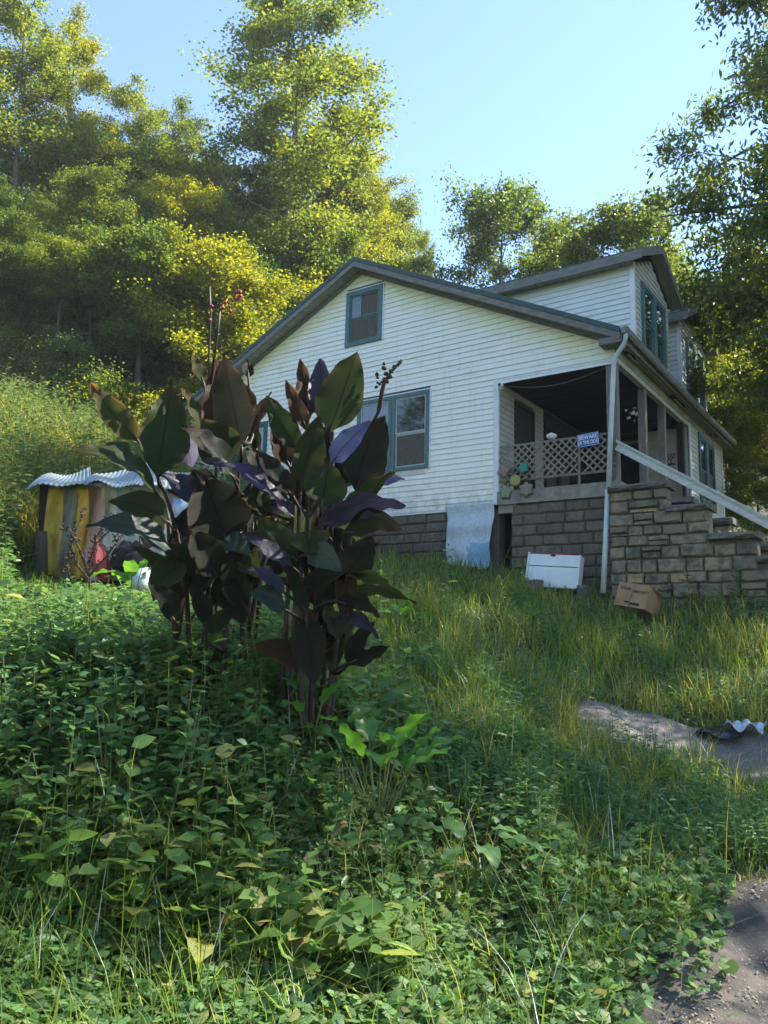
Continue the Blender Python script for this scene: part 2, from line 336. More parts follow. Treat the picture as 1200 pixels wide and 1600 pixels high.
nt.links.new(c, b.inputs['Base Color']); b.inputs['Roughness'].default_value = .95; bump(nt, b, noise(nt, 22, 8, .7), .8, .04)
M['earth'] = m
gv = np.c_[GX.ravel(), GY.ravel(), GZ.ravel()]
obj('ground', fastmesh('ground', gv, [F], smooth=True), M['earth'], kind='structure', label='overgrown sloping yard rising to the wooded hillside')
def sheet(name, L, mat, lift, grow, label):
    xs = [p[0] for p in L]; ys = [p[1] for p in L]
    a = np.arange(min(xs) - 1.8, max(xs) + 1.8, .035); c_ = np.arange(min(ys) - 1.8, max(ys) + 1.8, .035)
    X, Y = np.meshgrid(a, c_, indexing='ij'); r = inpatch(X, Y, L, grow)
    Z = h(X, Y) + lift + .012 * np.sin(X * 11 + Y * 5) * np.cos(Y * 9) - .05 * np.clip(r - .8, 0, 1) * 2
    id_ = np.arange(X.size).reshape(X.shape)
    q = np.stack([id_[:-1, :-1], id_[1:, :-1], id_[1:, 1:], id_[:-1, 1:]], -1).reshape(-1, 4)
    keep = (r.ravel()[q].max(1) < 1.12); q = q[keep]
    used, inv = np.unique(q, return_inverse=True)
    V = np.c_[X.ravel(), Y.ravel(), Z.ravel()][used]
    return obj(name, fastmesh(name, V, [inv.reshape(-1, 4)], smooth=True), mat, kind='structure', label=label)
m, nt, b = nodes('weathered_path')
c = mixc(nt, ramp(nt, noise(nt, 5, 8, .7), .35, .65), (.36, .33, .30), (.55, .48, .41))
vo = nt.nodes.new('ShaderNodeTexVoronoi'); vo.inputs['Scale'].default_value = 110; g = nt.nodes.new('ShaderNodeNewGeometry'); nt.links.new(g.outputs['Position'], vo.inputs['Vector'])
c = mixc(nt, ramp(nt, vo.outputs['Distance'], .1, .45), c, (.12, .11, .105)); nt.links.new(c, b.inputs['Base Color'])
c_ = noise(nt, 3, 5, .8, dist=2)
b.inputs['Roughness'].default_value = .9; bump(nt, b, math_(nt, 'ADD', noise(nt, 60, 8, .8), math_(nt, 'MULTIPLY', noise(nt, 6, 5, .8, dist=3), .8)), .8, .012)
v2 = nt.nodes.new('ShaderNodeTexVoronoi'); v2.feature = 'DISTANCE_TO_EDGE'; v2.inputs['Scale'].default_value = 2.3
mpn = nt.nodes.new('ShaderNodeMix'); mpn.data_type = 'VECTOR'; mpn.inputs[0].default_value = .12; nt.links.new(g.outputs['Position'], mpn.inputs[4]); nn = nt.nodes.new('ShaderNodeTexNoise'); nn.inputs['Scale'].default_value = 4; nn.inputs['Detail'].default_value = 6; nt.links.new(g.outputs['Position'], nn.inputs['Vector']); nt.links.new(nn.outputs['Color'], mpn.inputs[5]); nt.links.new(mpn.outputs[1], v2.inputs['Vector'])
nt.links.new(mixc(nt, ramp(nt, v2.outputs['Distance'], .012, .0, 0, .8), c, (.03, .028, .025)), b.inputs['Base Color'])
M['path'] = m
m, nt, b = nodes('road_surface')
c = mixc(nt, ramp(nt, noise(nt, 2.2, 8, .7), .42, .60), (.055, .050, .050), (.20, .16, .13))
vo = nt.nodes.new('ShaderNodeTexVoronoi'); vo.inputs['Scale'].default_value = 120; g = nt.nodes.new('ShaderNodeNewGeometry'); nt.links.new(g.outputs['Position'], vo.inputs['Vector'])
c = mixc(nt, ramp(nt, vo.outputs['Distance'], .05, .35), mixc(nt, .5, c, (.14, .13, .12)), c); nt.links.new(c, b.inputs['Base Color'])
b.inputs['Roughness'].default_value = .85; bump(nt, b, math_(nt, 'ADD', noise(nt, 70, 8, .8), math_(nt, 'MULTIPLY', noise(nt, 5, 6, .8, dist=4), 1.2)), .9, .014)
v2 = nt.nodes.new('ShaderNodeTexVoronoi'); v2.feature = 'DISTANCE_TO_EDGE'; v2.inputs['Scale'].default_value = 2.3
mpn = nt.nodes.new('ShaderNodeMix'); mpn.data_type = 'VECTOR'; mpn.inputs[0].default_value = .12; nt.links.new(g.outputs['Position'], mpn.inputs[4]); nn = nt.nodes.new('ShaderNodeTexNoise'); nn.inputs['Scale'].default_value = 4; nn.inputs['Detail'].default_value = 6; nt.links.new(g.outputs['Position'], nn.inputs['Vector']); nt.links.new(nn.outputs['Color'], mpn.inputs[5]); nt.links.new(mpn.outputs[1], v2.inputs['Vector'])
nt.links.new(mixc(nt, ramp(nt, v2.outputs['Distance'], .012, .0, 0, .8), c, (.03, .028, .025)), b.inputs['Base Color'])
M['road'] = m
sheet('path', PATCH, M['path'], .035, 1.08, 'worn pale concrete path in the grass')
sheet('road', ROAD, M['road'], .035, 1.1, 'cracked dark road edge in the right corner')
# ------------------------------------------------------------------ house
Y0 = 13.8; XP = -10.4; XR = -4.57; XL = -16.23; ZS = 2.7; SL = .49; XN = -6.92; YN = 18.9; YB = 22.3
house = thing('house', 'white sided gabled house with two dormers, recessed porch and teal window frames', 'house', (XP, Y0, 1.6))
HO = Vector(house.location)
def hobj(name, me, mat, parent=None, **k):
    """mesh built in world coordinates, parented to the house (its matrix moved by the house origin)"""
    o = obj(name, me, mat, parent or house, **k)
    if (parent is None or parent is house): o.location = -HO
    return o
def hbox(name, *a, mat, parent=None, **k):
    mb = MB(); mb.box(*a); return hobj(name, mb.mesh(name), mat, parent, **k)
def rz(x): return 8.45 - SL * abs(x - XP)
EXP = .1165
# solid backing walls (slightly behind the boards)
mb = MB()
mb.quad((XL, Y0, ZS), (XN, Y0, ZS), (XN, Y0, rz(XN)), (XP, Y0, rz(XP)), (XL, Y0, rz(XL)))
mb.quad((XN, Y0, 5.2), (XR, Y0, 5.2), (XR, Y0, rz(XR)), (XN, Y0, rz(XN)))
mb.quad((XL, Y0, ZS), (XL, Y0, rz(XL)), (XL, YB, rz(XL)), (XL, YB, ZS))
mb.quad((XL, YB, ZS), (XL, YB, rz(XL)), (XP, YB, rz(XP)), (XR, YB, rz(XR)), (XR, YB, ZS))
mb.quad((XR, YN, ZS), (XR, YB, ZS), (XR, YB, rz(XR)), (XR, YN, rz(XR)))
mb.quad((XR, Y0, 5.45), (XR, YN, 5.45), (XR, YN, rz(XR)), (XR, Y0, rz(XR)))
mb.quad((XN, Y0, ZS), (XN, YN, ZS), (XN, YN, 5.3), (XN, Y0, 5.3))
mb.quad((XN, YN, ZS), (XR, YN, ZS), (XR, YN, 5.3), (XN, YN, 5.3))
hobj('wall', mb.mesh('wall'), M['mortar'])
WIN = [(-10.80, -9.78, 6.66, 7.98), (-10.38, -8.50, 3.62, 5.30), (-14.35, -13.1, 3.55, 5.25)]
def plank(x0b, x1b, x0t, x1t, y, z0, z1):
    mb = MB(); a, b2 = .025, .004
    mb.hexa([(x0b, y - a, z0), (x1b, y - a, z0), (x1b, y, z0), (x0b, y, z0), (x0t, y - b2, z1), (x1t, y - b2, z1), (x1t, y, z1), (x0t, y, z1)]); return mb
z = ZS; k = 0
while z < 8.38:
    z1 = z + EXP
    def lim(zz): return (8.45 - zz) / SL
    lb, lt = lim(z), lim(min(z1, 8.42))
    L0, L1 = max(XL, XP - lb), max(XL, XP - lt); R0, R1 = min(XR, XP + lb), min(XR, XP + lt)
    if z1 <= 5.22: R0 = R1 = XN - .09
    segs = [(L0, L1, R0, R1)]
    for (wx0, wx1, wz0, wz1) in WIN:
        if z1 > wz0 + .02 and z < wz1 - .02:
            ns = []
            for (a, b2, c_, d) in segs:
                if wx0 > a and wx1 < c_: ns += [(a, b2, wx0, wx0), (wx1, wx1, c_, d)]
                else: ns.append((a, b2, c_, d))
            segs = ns
    for (a, b2, c_, d) in segs:
        j = random.uniform(-.004, .004)
        if c_ - b2 > 2.5 and a < c_ - 2.0:      # lap joint: two lengths, one a little proud
            xm = random.uniform(max(a, b2) + .6, min(c_, d) - .6)
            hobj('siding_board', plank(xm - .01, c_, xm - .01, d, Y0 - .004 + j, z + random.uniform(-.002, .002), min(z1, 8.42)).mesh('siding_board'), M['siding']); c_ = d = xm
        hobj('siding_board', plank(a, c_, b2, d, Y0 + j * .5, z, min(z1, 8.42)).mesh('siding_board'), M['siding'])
    z = z1; k += 1
# boards on walls that face +X, and on the porch walls
def xplank(X, y0, y1, z0, z1, sgn=1):
    mb = MB(); a, b2 = .022 * sgn, .006 * sgn
    p = [(X, y0, z0), (X + a, y0, z0), (X + a, y1, z0), (X, y1, z0), (X, y0, z1), (X + b2, y0, z1), (X + b2, y1, z1), (X, y1, z1)]
    mb.hexa(p); return mb
def xwall(X, y0, y1, z0, z1, holes, mat):
    z = z0
    while z < z1 - .02:
        zt = min(z + EXP, z1); segs = [(y0, y1)]
        for (a, b2, c_, d) in holes:
            if zt > c_ + .02 and z < d - .02:
                ns = []
                for s0, s1 in segs:
                    if a > s0: ns.append((s0, min(s1, a)))
                    if b2 < s1: ns.append((max(s0, b2), s1))
                segs = ns
        for s0, s1 in segs:
            if s1 - s0 > .03: hobj('siding_board', xplank(X, s0, s1, z, zt).mesh('siding_board'), mat)
        z = zt
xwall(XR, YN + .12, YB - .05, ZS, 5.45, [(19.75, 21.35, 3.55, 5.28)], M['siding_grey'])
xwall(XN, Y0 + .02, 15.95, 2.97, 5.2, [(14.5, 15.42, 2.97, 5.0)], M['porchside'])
xwall(XN, 15.95, YN, 2.97, 5.2, [(15.98, 17.6, 3.4, 4.95)], M['porchdark'])  # siding past the door blackened to imitate the deep porch shade
def ywall(Yw, x0, x1, z0, z1, holes, mat):
    z = z0
    while z < z1 - .02:
        zt = min(z + EXP, z1); segs = [(x0, x1)]
        for (a, b2, c_, d) in holes:
            if zt > c_ + .02 and z < d - .02:
                ns = []
                for s0, s1 in segs:
                    if a > s0: ns.append((s0, min(s1, a)))
                    if b2 < s1: ns.append((max(s0, b2), s1))
                segs = ns
        for s0, s1 in segs:
            if s1 - s0 > .03: hobj('siding_board', plank(s0, s1, s0, s1, Yw, z, zt).mesh('siding_board'), mat)
        z = zt
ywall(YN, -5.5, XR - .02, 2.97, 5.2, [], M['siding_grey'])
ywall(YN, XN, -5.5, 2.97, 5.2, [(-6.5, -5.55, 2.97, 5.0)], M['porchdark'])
# corner boards
hbox('corner_board', XN - .09, XN + .012, Y0 - .034, Y0 + .02, 2.72, 5.215, mat=M['trim'])
hbox('corner_board', XR - .02, XR + .034, YN, YN + .12, 2.9, 5.3, mat=M['trim'])
hbox('corner_board', XR - .02, XR + .034, YB - .05, YB + .05, 2.6, 5.4, mat=M['trim'])
hbox('opening_trim', XN, XR, Y0 - .03, Y0 + .03, 5.20, 5.235, mat=M['trim'])
hbox('starter_strip', XL, XN - .09, Y0 - .02, Y0 + .0, ZS - .045, ZS, mat=M['trim'])
# main roof: two slabs, rake boards, green drip edge
YF = Y0 - .32; YE = YB + .35; XEa = -4.36; XWa = -16.44
def slab(xa, xb, y0, y1, lift, th, name, mat, parent=None, ctr=XP, top=8.45, sl=SL, pk=None):
    za = top - sl * abs(xa - ctr) + lift; zb = top - sl * abs(xb - ctr) + lift
    mb = MB(); mb.hexa([(xa, y0, za), (xb, y0, zb), (xb, y1, zb), (xa, y1, za), (xa, y0, za + th), (xb, y0, zb + th), (xb, y1, zb + th), (xa, y1, za + th)])
    return hobj(name, mb.mesh(name), mat, parent)
slab(XWa, XP, YF, YE, .10, .09, 'roof', M['roof']); slab(XP, XEa, YF, YE, .10, .09, 'roof', M['roof'])
for xa, xb in ((XWa, XP), (XP, XEa)):
    slab(xa, xb, YF - .03, YF, -.03, .13, 'rake_board', M['rake']); slab(xa, xb, YF - .045, YF - .001, .105, .10, 'drip_edge', M['roof'])
    slab(xa, xb, YF, Y0 - .024, -.0, .1, 'soffit', M['soffit'])
    slab(xa, xb, Y0 - .05, Y0 - .02, -.10, .095, 'rake_trim', M['rake'])
# eave on the right: soffit boards, frieze beam, porch beam, gutter
for k, (xa, xb) in enumerate(((-4.56, -4.49), (-4.485, -4.42), (-4.415, -4.36))):
    hbox('soffit_board', xa, xb, YF + .02, YE - .02, 5.47 - k * .012, 5.495 - k * .012, mat=M['soffit'])
hbox('fascia', -4.37, -4.33, YF, YE, 5.44, 5.63, mat=M['rake'])
hbox('frieze_board', XR - .02, XR + .03, Y0, YB, 5.30, 5.47, mat=M['soffit'])
hbox('beam', XR - .10, XR + .015, Y0 + .01, YN, 5.20, 5.30, mat=M['whitewood'])
hbox('rake_return', -4.75, -4.35, YF - .02, Y0 - .05, 5.42, 5.54, mat=M['rake'])
mb = MB(); N = 24; prof = [(0, .07), (0, -.0), (.03, -.05), (.075, -.055), (.105, -.02), (.11, .07)]
for k in range(N + 1):
    y = YF - .05 + (YE - YF) * k / N; sag = -.05 * math.sin(math.pi * k / N) - .03 * k / N
    for (px_, pz_) in prof: mb.v.append((-4.33 + px_, y, 5.60 + pz_ + sag))
for k in range(N):
    for j in range(len(prof) - 1):
        a = k * len(prof) + j; mb.f.append((a, a + 1, a + 1 + len(prof), a + len(prof)))
mb.f.append(tuple(range(len(prof))))
g_ = hobj('gutter', mb.mesh('gutter', smooth=False), M['gutter']); md = g_.modifiers.new('solid', 'SOLIDIFY'); md.thickness = .006
mb = MB(); mb.tube([(-4.27, 13.50, 5.60), (-4.27, 13.50, 5.48), (-4.31, 13.52, 5.38), (-4.41, 13.56, 5.28), (-4.49, 13.59, 5.20), (-4.53, 13.6, 5.05), (-4.595, 13.61, 4.1), (-4.68, 13.61, 2.72)], .043, 10)
hobj('downspout', mb.mesh('downspout', True), M['pipe'])
mb = MB(); mb.tube([(-4.68, 13.60, 2.78), (-4.70, 13.50, 1.9), (-4.74, 13.42, .95)], .049, 10); hobj('downspout', mb.mesh('downspout', True), M['pipe'], label='lower length of the pale downspout')
for (ya, yb_) in ((14.0, 14.7), (16.9, 18.2), (20.6, 21.3)):
    mb = MB(); n_p = 9
    ring = [(-4.455 + .075 * math.cos(t) * random.uniform(.6, 1.1), (ya + yb_) / 2 + (yb_ - ya) / 2 * math.sin(t) * random.uniform(.7, 1.1)) for t in np.linspace(0, 2 * math.pi, n_p, endpoint=False)]
    mb.quad(*[(x_, y_, 5.436) for x_, y_ in ring]); mb.quad(*[(x_, y_, 5.442) for x_, y_ in ring][::-1]); hobj('rotted_patch', mb.mesh('rotted_patch'), M['black'])
    mb = MB(); mb.bar((-4.45, (ya + yb_) / 2 - .2, 5.42), (-4.40, (ya + yb_) / 2 + .25, 5.33), .05, .012); hobj('hanging_splinter', mb.mesh('hanging_splinter'), M['soffit'])
# windows in the gable wall
def sashwin(x0, x1, z0, z1, y, frame, casing=.09, sill=True, broken=False, parent=house, midz=None, curtain=False):
    """a hung window in a wall facing -Y: window > casing pieces, sash, pane"""
    w = bpy.data.objects.new('window', None); COL.objects.link(w); w.parent = parent; w.location = -HO
    mb = MB()
    mb.box(x0, x0 + casing, y - .045, y + .03, z0, z1); mb.box(x1 - casing, x1, y - .045, y + .03, z0, z1)
    mb.box(x0 + casing, x1 - casing, y - .045, y + .03, z1 - casing, z1); mb.box(x0 + casing, x1 - casing, y - .05, y + .03, z0, z0 + casing * .8)
    obj('casing', mb.mesh('casing'), frame, w)
    a, b2, c_, d = x0 + casing, x1 - casing, z0 + casing * .8, z1 - casing; mz = midz or (c_ + d) / 2; t = .035
    mb = MB(); s = t
    for (q0, q1, yy) in ((mz, d, y - .02), (c_, mz, y + .0)):
        mb.box(a, a + s, yy, yy + .03, q0, q1); mb.box(b2 - s, b2, yy, yy + .03, q0, q1); mb.box(a + s, b2 - s, yy, yy + .03, q1 - s, q1); mb.box(a + s, b2 - s, yy, yy + .03, q0, q0 + s)
    obj('sash', mb.mesh('sash'), M['screen'] if curtain else frame, w)
    xs = a + (b2 - a) * .38
    if broken:
        mb = MB(); mb.box(a + s, xs, y - .008, y - .004, mz + s, d - s); obj('pane', mb.mesh('pane'), M['glass'], w)
        mb = MB(); mb.box(xs, b2 - s, y + .02, y + .024, mz + s, d - s); obj('dark_gap', mb.mesh('dark_gap'), M['black'], w)
    else:
        mb = MB(); mb.box(a + s, b2 - s, y - .008, y - .004, mz + s, d - s); obj('pane', mb.mesh('pane'), M['glass'], w)
    mb = MB(); mb.box(a + s, b2 - s, y + .012, y + .016, c_ + s, mz - s); obj('pane', mb.mesh('pane'), M['glass'], w)
    return w
sashwin(-10.80, -9.78, 6.66, 7.98, Y0 - .01, M['teal'], .11, broken=True)
sashwin(-10.38, -9.455, 3.62, 5.30, Y0 - .01, M['teal'], .085, curtain=True, midz=4.42)
sashwin(-9.445, -8.50, 3.62, 5.30, Y0 - .01, M['teal'], .085, curtain=True, midz=4.42)
sashwin(-14.35, -13.1, 3.55, 5.25, Y0 - .01, M['dkteal'], .09)
hbox('under_sill_board', -10.3, -8.6, Y0 - .03, Y0 - .023, 3.50, 3.60, mat=M['siding_grey'])  # greyer strip of siding below the paired windows
# J-trim round the two visible windows
for (a, b2, c_, d) in WIN[:2]:
    hbox('window_trim', a - .03, a, Y0 - .04, Y0, c_ - .03, d + .03, mat=M['trim']); hbox('window_trim', b2, b2 + .03, Y0 - .04, Y0, c_ - .03, d + .03, mat=M['trim']); hbox('window_trim', a, b2, Y0 - .04, Y0, d, d + .03, mat=M['trim'])
def xwin(X, y0, y1, z0, z1, frame, casing=.1, deep=.05):
    w = bpy.data.objects.new('window', None); COL.objects.link(w); w.parent = house; w.location = -HO
    mb = MB(); mb.box(X - .03, X + deep, y0, y0 + casing, z0, z1); mb.box(X - .03, X + deep, y1 - casing, y1, z0, z1)
    mb.box(X - .03, X + deep, y0 + casing, y1 - casing, z1 - casing, z1); mb.box(X - .03, X + deep + .01, y0 + casing, y1 - casing, z0, z0 + casing)
    obj('casing', mb.mesh('casing'), frame, w)
    a, b2, c_, d = y0 + casing, y1 - casing, z0 + casing, z1 - casing; mz = (c_ + d) / 2 - .05; s = .04
    mb = MB()
    for (q0, q1, xx) in ((mz, d, X + .0), (c_, mz, X - .025)):
        mb.box(xx, xx + .03, a, a + s, q0, q1); mb.box(xx, xx + .03, b2 - s, b2, q0, q1); mb.box(xx, xx + .03, a + s, b2 - s, q1 - s, q1); mb.box(xx, xx + .03, a + s, b2 - s, q0, q0 + s)
    obj('sash', mb.mesh('sash'), frame, w)
    for (q0, q1, xx) in ((mz, d, X + .012), (c_, mz, X - .012)):
        mb = MB(); mb.box(xx, xx + .004, a + s, b2 - s, q0 + s, q1 - s); obj('pane', mb.mesh('pane'), M['glass'], w)
    return w
xwin(XR, 19.76, 20.54, 3.56, 5.27, M['dkteal']); xwin(XR, 20.56, 21.34, 3.56, 5.27, M['dkteal'])
xwin(XN, 15.99, 16.78, 3.41, 4.94, M['porchdark'], .07); xwin(XN, 16.8, 17.59, 3.41, 4.94, M['porchdark'], .07)
# dormers
def dormer(y0, y1, ze, zp, wins):
    d = bpy.data.objects.new('dormer', None); COL.objects.link(d); d.parent = house; d.location = -HO
    X = -4.62; yc = (y0 + y1) / 2; sl = (zp - ze) / ((y1 - y0) / 2 + .28)
    def main(x): return 8.55 - SL * (x - XP)
    xb = XP + (8.55 - (ze)) / SL
    mb = MB(); zt = ze + .0
    mb.quad((X, y0, main(X)), (X, y0, zt), (xb, y0, zt)); mb.quad((X, y1, main(X)), (xb, y1, zt), (X, y1, zt))
    mb.quad((X, y0, main(X) - .1), (X, y1, main(X) - .1), (X, y1, ze), (X, yc, ze + sl * (y1 - yc)), (X, y0, ze))
    obj('dormer_wall', mb.mesh('dormer_wall'), M['mortar'], d)
    z = main(X)
    while z < ze - .01:                           # cheek boards
        zb = min(z + EXP, ze); xl0 = XP + (8.56 - z) / SL; xl1 = XP + (8.56 - zb) / SL
        obj('siding_board', plank(xl0, X - .06, xl1, X - .06, y0, z, zb).mesh('siding_board'), M['siding_dormer'], d)
        z = zb
    z = main(X) - .06; top = ze + sl * (y1 - yc)
    while z < top - .05:                          # front boards
        zb = min(z + EXP, top - .02)
        lim_ = lambda q: (y1 - yc) if q <= ze else (top - q) / sl
        s0, s1 = yc - lim_(zb), yc + lim_(zb)
        segs = [(s0, s1)]
        wa, wb, wz0, wz1 = wins
        if zb > wz0 + .02 and z < wz1 - .02: segs = [(s0, wa), (wb, s1)]
        for q0, q1 in segs:
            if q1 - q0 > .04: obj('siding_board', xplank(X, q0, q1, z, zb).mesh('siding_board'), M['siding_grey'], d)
        z = zb
    mb = MB(); mb.box(X - .06, X + .035, y0 - .035, y0 + .05, main(X) - .05, ze); obj('corner_board', mb.mesh('corner_board'), M['trim'], d)
    ov = .28; xf = X + .27; e0 = y0 - ov; e1 = y1 + ov; pk = zp + .02
    for (ya, yb_) in ((e0, yc), (yc, e1)):
        za = ze - .02 if ya == e0 else pk; zb = pk if ya == e0 else ze - .02
        xa = -9.6
        mb = MB(); mb.hexa([(xa, ya, za + .06), (xf, ya, za + .06), (xf, yb_, zb + .06), (xa, yb_, zb + .06), (xa, ya, za + .14), (xf, ya, za + .14), (xf, yb_, zb + .14), (xa, yb_, zb + .14)])
        obj('dormer_roof', mb.mesh('dormer_roof'), M['roof'], d)
        mb = MB(); mb.hexa([(xf - .03, ya, za - .05), (xf + .012, ya, za - .05), (xf + .012, yb_, zb - .05), (xf - .03, yb_, zb - .05), (xf - .03, ya, za + .13), (xf + .012, ya, za + .13), (xf + .012, yb_, zb + .13), (xf - .03, yb_, zb + .13)])
        obj('rake_board', mb.mesh('rake_board'), M['rake'], d)
        mb = MB(); mb.hexa([(X, ya, za - .0), (xf - .03, ya, za - .0), (xf - .03, yb_, zb - .0), (X, yb_, zb - .0), (X, ya, za + .05), (xf - .03, ya, za + .05), (xf - .03, yb_, zb + .05), (X, yb_, zb + .05)])
        obj('soffit', mb.mesh('soffit'), M['soffit'], d)
    mb = MB(); mb.box(-9.0, xf, e0 - .012, e0 + .02, ze - .10, ze + .09); obj('fascia', mb.mesh('fascia'), M['rake'], d)
    mb = MB(); mb.box(-8.8, X + .0, e0 + .02, y0 - .03, ze - .06, ze - .02); obj('soffit', mb.mesh('soffit'), M['soffit'], d)
    return d
dormer(15.15, 17.65, 7.72, 8.40, (15.6, 17.25, 5.9, 7.5))
dormer(18.62, 21.1, 7.72, 8.40, (19.1, 20.7, 5.9, 7.5))
for (a, b2) in ((15.61, 16.42), (16.43, 17.24), (19.11, 19.9), (19.91, 20.69)): xwin(-4.60, a, b2, 5.95, 7.49, M['teal'])
# porch: slab, ceiling, posts, door, dark inside
hbox('porch_floor', XN, XR + .06, Y0 - .06, YN, 2.70, 2.96, mat=M['concrete'])
for k in range(21):
    ya = Y0 + .04 + k * .24
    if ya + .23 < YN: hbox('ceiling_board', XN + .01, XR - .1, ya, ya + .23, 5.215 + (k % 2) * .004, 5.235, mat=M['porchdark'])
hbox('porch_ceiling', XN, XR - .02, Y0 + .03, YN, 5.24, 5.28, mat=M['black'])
hbox('porch_post', -4.745, -4.60, Y0 + .0, Y0 + .14, 2.96, 5.20, mat=M['greywood'])
hbox('porch_post', -4.595, -4.545, Y0 - .015, Y0 + .12, 2.96, 5.20, mat=M['greywood'])
hbox('porch_post', -4.72, -4.58, 15.58, 15.73, 2.96, 5.20, mat=M['greywood'])
hbox('porch_post', -4.72, -4.58, 16.95, 17.10, 2.96, 5.20, mat=M['greywood'])
hbox('porch_post', -4.72, -4.58, 18.45, 18.6, 2.96, 5.20, mat=M['porchdark'])
dr = bpy.data.objects.new('door', None); COL.objects.link(dr); dr.parent = house; dr.location = -HO
mb = MB(); mb.box(XN - .02, XN + .01, 14.56, 15.36, 2.97, 4.93); obj('door_leaf', mb.mesh('door_leaf'), M['porchdark'], dr)
mb = MB(); mb.box(XN - .02, XN + .045, 14.48, 14.56, 2.97, 5.0); mb.box(XN - .02, XN + .045, 15.36, 15.44, 2.97, 5.0); mb.box(XN - .02, XN + .045, 14.56, 15.36, 4.93, 5.0); obj('door_frame', mb.mesh('door_frame'), M['porchdark'], dr)
dr = bpy.data.objects.new('door', None); COL.objects.link(dr); dr.parent = house; dr.location = -HO
mb = MB(); mb.box(-6.42, -5.63, YN - .02, YN + .01, 2.97, 4.93); obj('door_leaf', mb.mesh('door_leaf'), M['black'], dr)
mb = MB(); mb.box(-6.5, -6.42, YN - .05, YN, 2.97, 5.0); mb.box(-5.63, -5.55, YN - .05, YN, 2.97, 5.0); mb.box(-6.42, -5.63, YN - .05, YN, 4.93, 5.0); obj('door_frame', mb.mesh('door_frame'), M['greywood'], dr)
# foundation: dark mortar bed and rock-faced blocks
mb = MB(); mb.box(XL, XN - .0, Y0 + .03, Y0 + .3, -.5, ZS - .05); mb.box(-6.64, XR, Y0 + .02, Y0 + .3, -.5, 2.70); mb.box(XR - .3, XR - .02, Y0 + .3, YB, -.5, ZS)
mb.box(XL, XL + .3, Y0 + .3, YB, .5, ZS); hobj('foundation', mb.mesh('foundation'), M['mortar'])
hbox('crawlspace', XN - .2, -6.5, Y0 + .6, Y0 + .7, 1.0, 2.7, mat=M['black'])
hbox('lintel', XN, -6.55, Y0 - .0, Y0 + .25, 2.54, 2.70, mat=M['concrete'])
def rockmesh(seed, rough=.10, pillow=.16):
    r = np.random.default_rng(seed); xs = [-.5, -.44, -.24, -.02, .2, .44, .5]; zs = [-.5, -.36, .02, .36, .5]; nx, nz = 7, 5; V = []
    for j, zi in enumerate(zs):
        for i, xi in enumerate(xs):
            edge = i in (0, nx - 1) or j in (0, nz - 1)
            y = (-.40 + r.uniform(-.03, .03)) if edge else -.5 - pillow * .3 + r.uniform(-rough, rough)
            V.append((xi + r.uniform(-.02, .02) * (0 if i in (0, nx - 1) else 1) + (r.uniform(-.006, .012) if edge else 0), y, zi + r.uniform(-.05, .05) * (.5 if edge else 1)))
    nb = len(V); V += [(x, .5, z) for z in (-.5, .5) for x in (-.5, .5)]
    F = [(j * nx + i, j * nx + i + 1, (j + 1) * nx + i + 1, (j + 1) * nx + i) for j in range(nz - 1) for i in range(nx - 1)]; ns = len(F)
    F += [tuple([nb, nb + 1] + [i for i in range(nx - 1, -1, -1)]), tuple([nb + 3, nb + 2] + [(nz - 1) * nx + i for i in range(nx)])]
    F += [tuple([nb + 2, nb] + [j * nx for j in range(nz)]), tuple([nb + 1, nb + 3] + [j * nx + nx - 1 for j in range(nz - 1, -1, -1)])]
    me = bpy.data.meshes.new('stone'); me.from_pydata(V, [], F); me.update(); return me
RB = [rockmesh(s, .015, .03) for s in range(6)]; RS = [rockmesh(s + 20, .035, .1) for s in range(10)]; RO = [rockmesh(s + 40, .035, .1) for s in range(2)]; RC = [rockmesh(s + 60, .12, .12) for s in range(4)]
for L, mk in ((RB, 'block'), (RS, 'stone'), (RO, 'ochre'), (RC, 'capstone')):
    for me in L: me.materials.append(M[mk])
def stone_at(me, x0, x1, y0, y1, z0, z1, parent, name, origin):
    o = bpy.data.objects.new(name, me); COL.objects.link(o); o.parent = parent
    o.location = Vector(((x0 + x1) / 2, (y0 + y1) / 2, (z0 + z1) / 2)) - origin
    o.scale = (x1 - x0, y1 - y0, z1 - z0); return o
def courses(x0, x1, ztop, hh, rows, wmin, wmax, y, depth, meshes, parent, name, origin, gap=.012, topf=None, stagger=.0, ochre=0):
    for r in range(rows):
        z1 = ztop - r * hh; z0 = z1 - hh + gap; x = x0 + (random.uniform(0, stagger) if r % 2 else 0) * 0
        first = True
        while x < x1 - .06:
            w = random.uniform(wmin, wmax)
            if first and r % 2: w *= .55
            first = False
            if x1 - (x + w) < wmin * .5: w = x1 - x
            if topf is None or z1 <= topf(x + w / 2) + .02:
                me = random.choice(RO) if random.random() < ochre else random.choice(meshes)
                dz = random.uniform(-.008, .008) if ochre else 0
                stone_at(me, x, x + w - gap, y + random.uniform(-.012, .012), y + depth, z0 + dz, z1 + dz, parent, name, origin)
            x += w
courses(-12.5, -7.9, ZS - .05, .20, 7, .36, .52, Y0 - .01, .3, RB, house, 'foundation_block', HO)
courses(-6.64, -4.60, 2.68, .205, 10, .32, .56, Y0 - .02, .3, RB, house, 'foundation_block', HO)
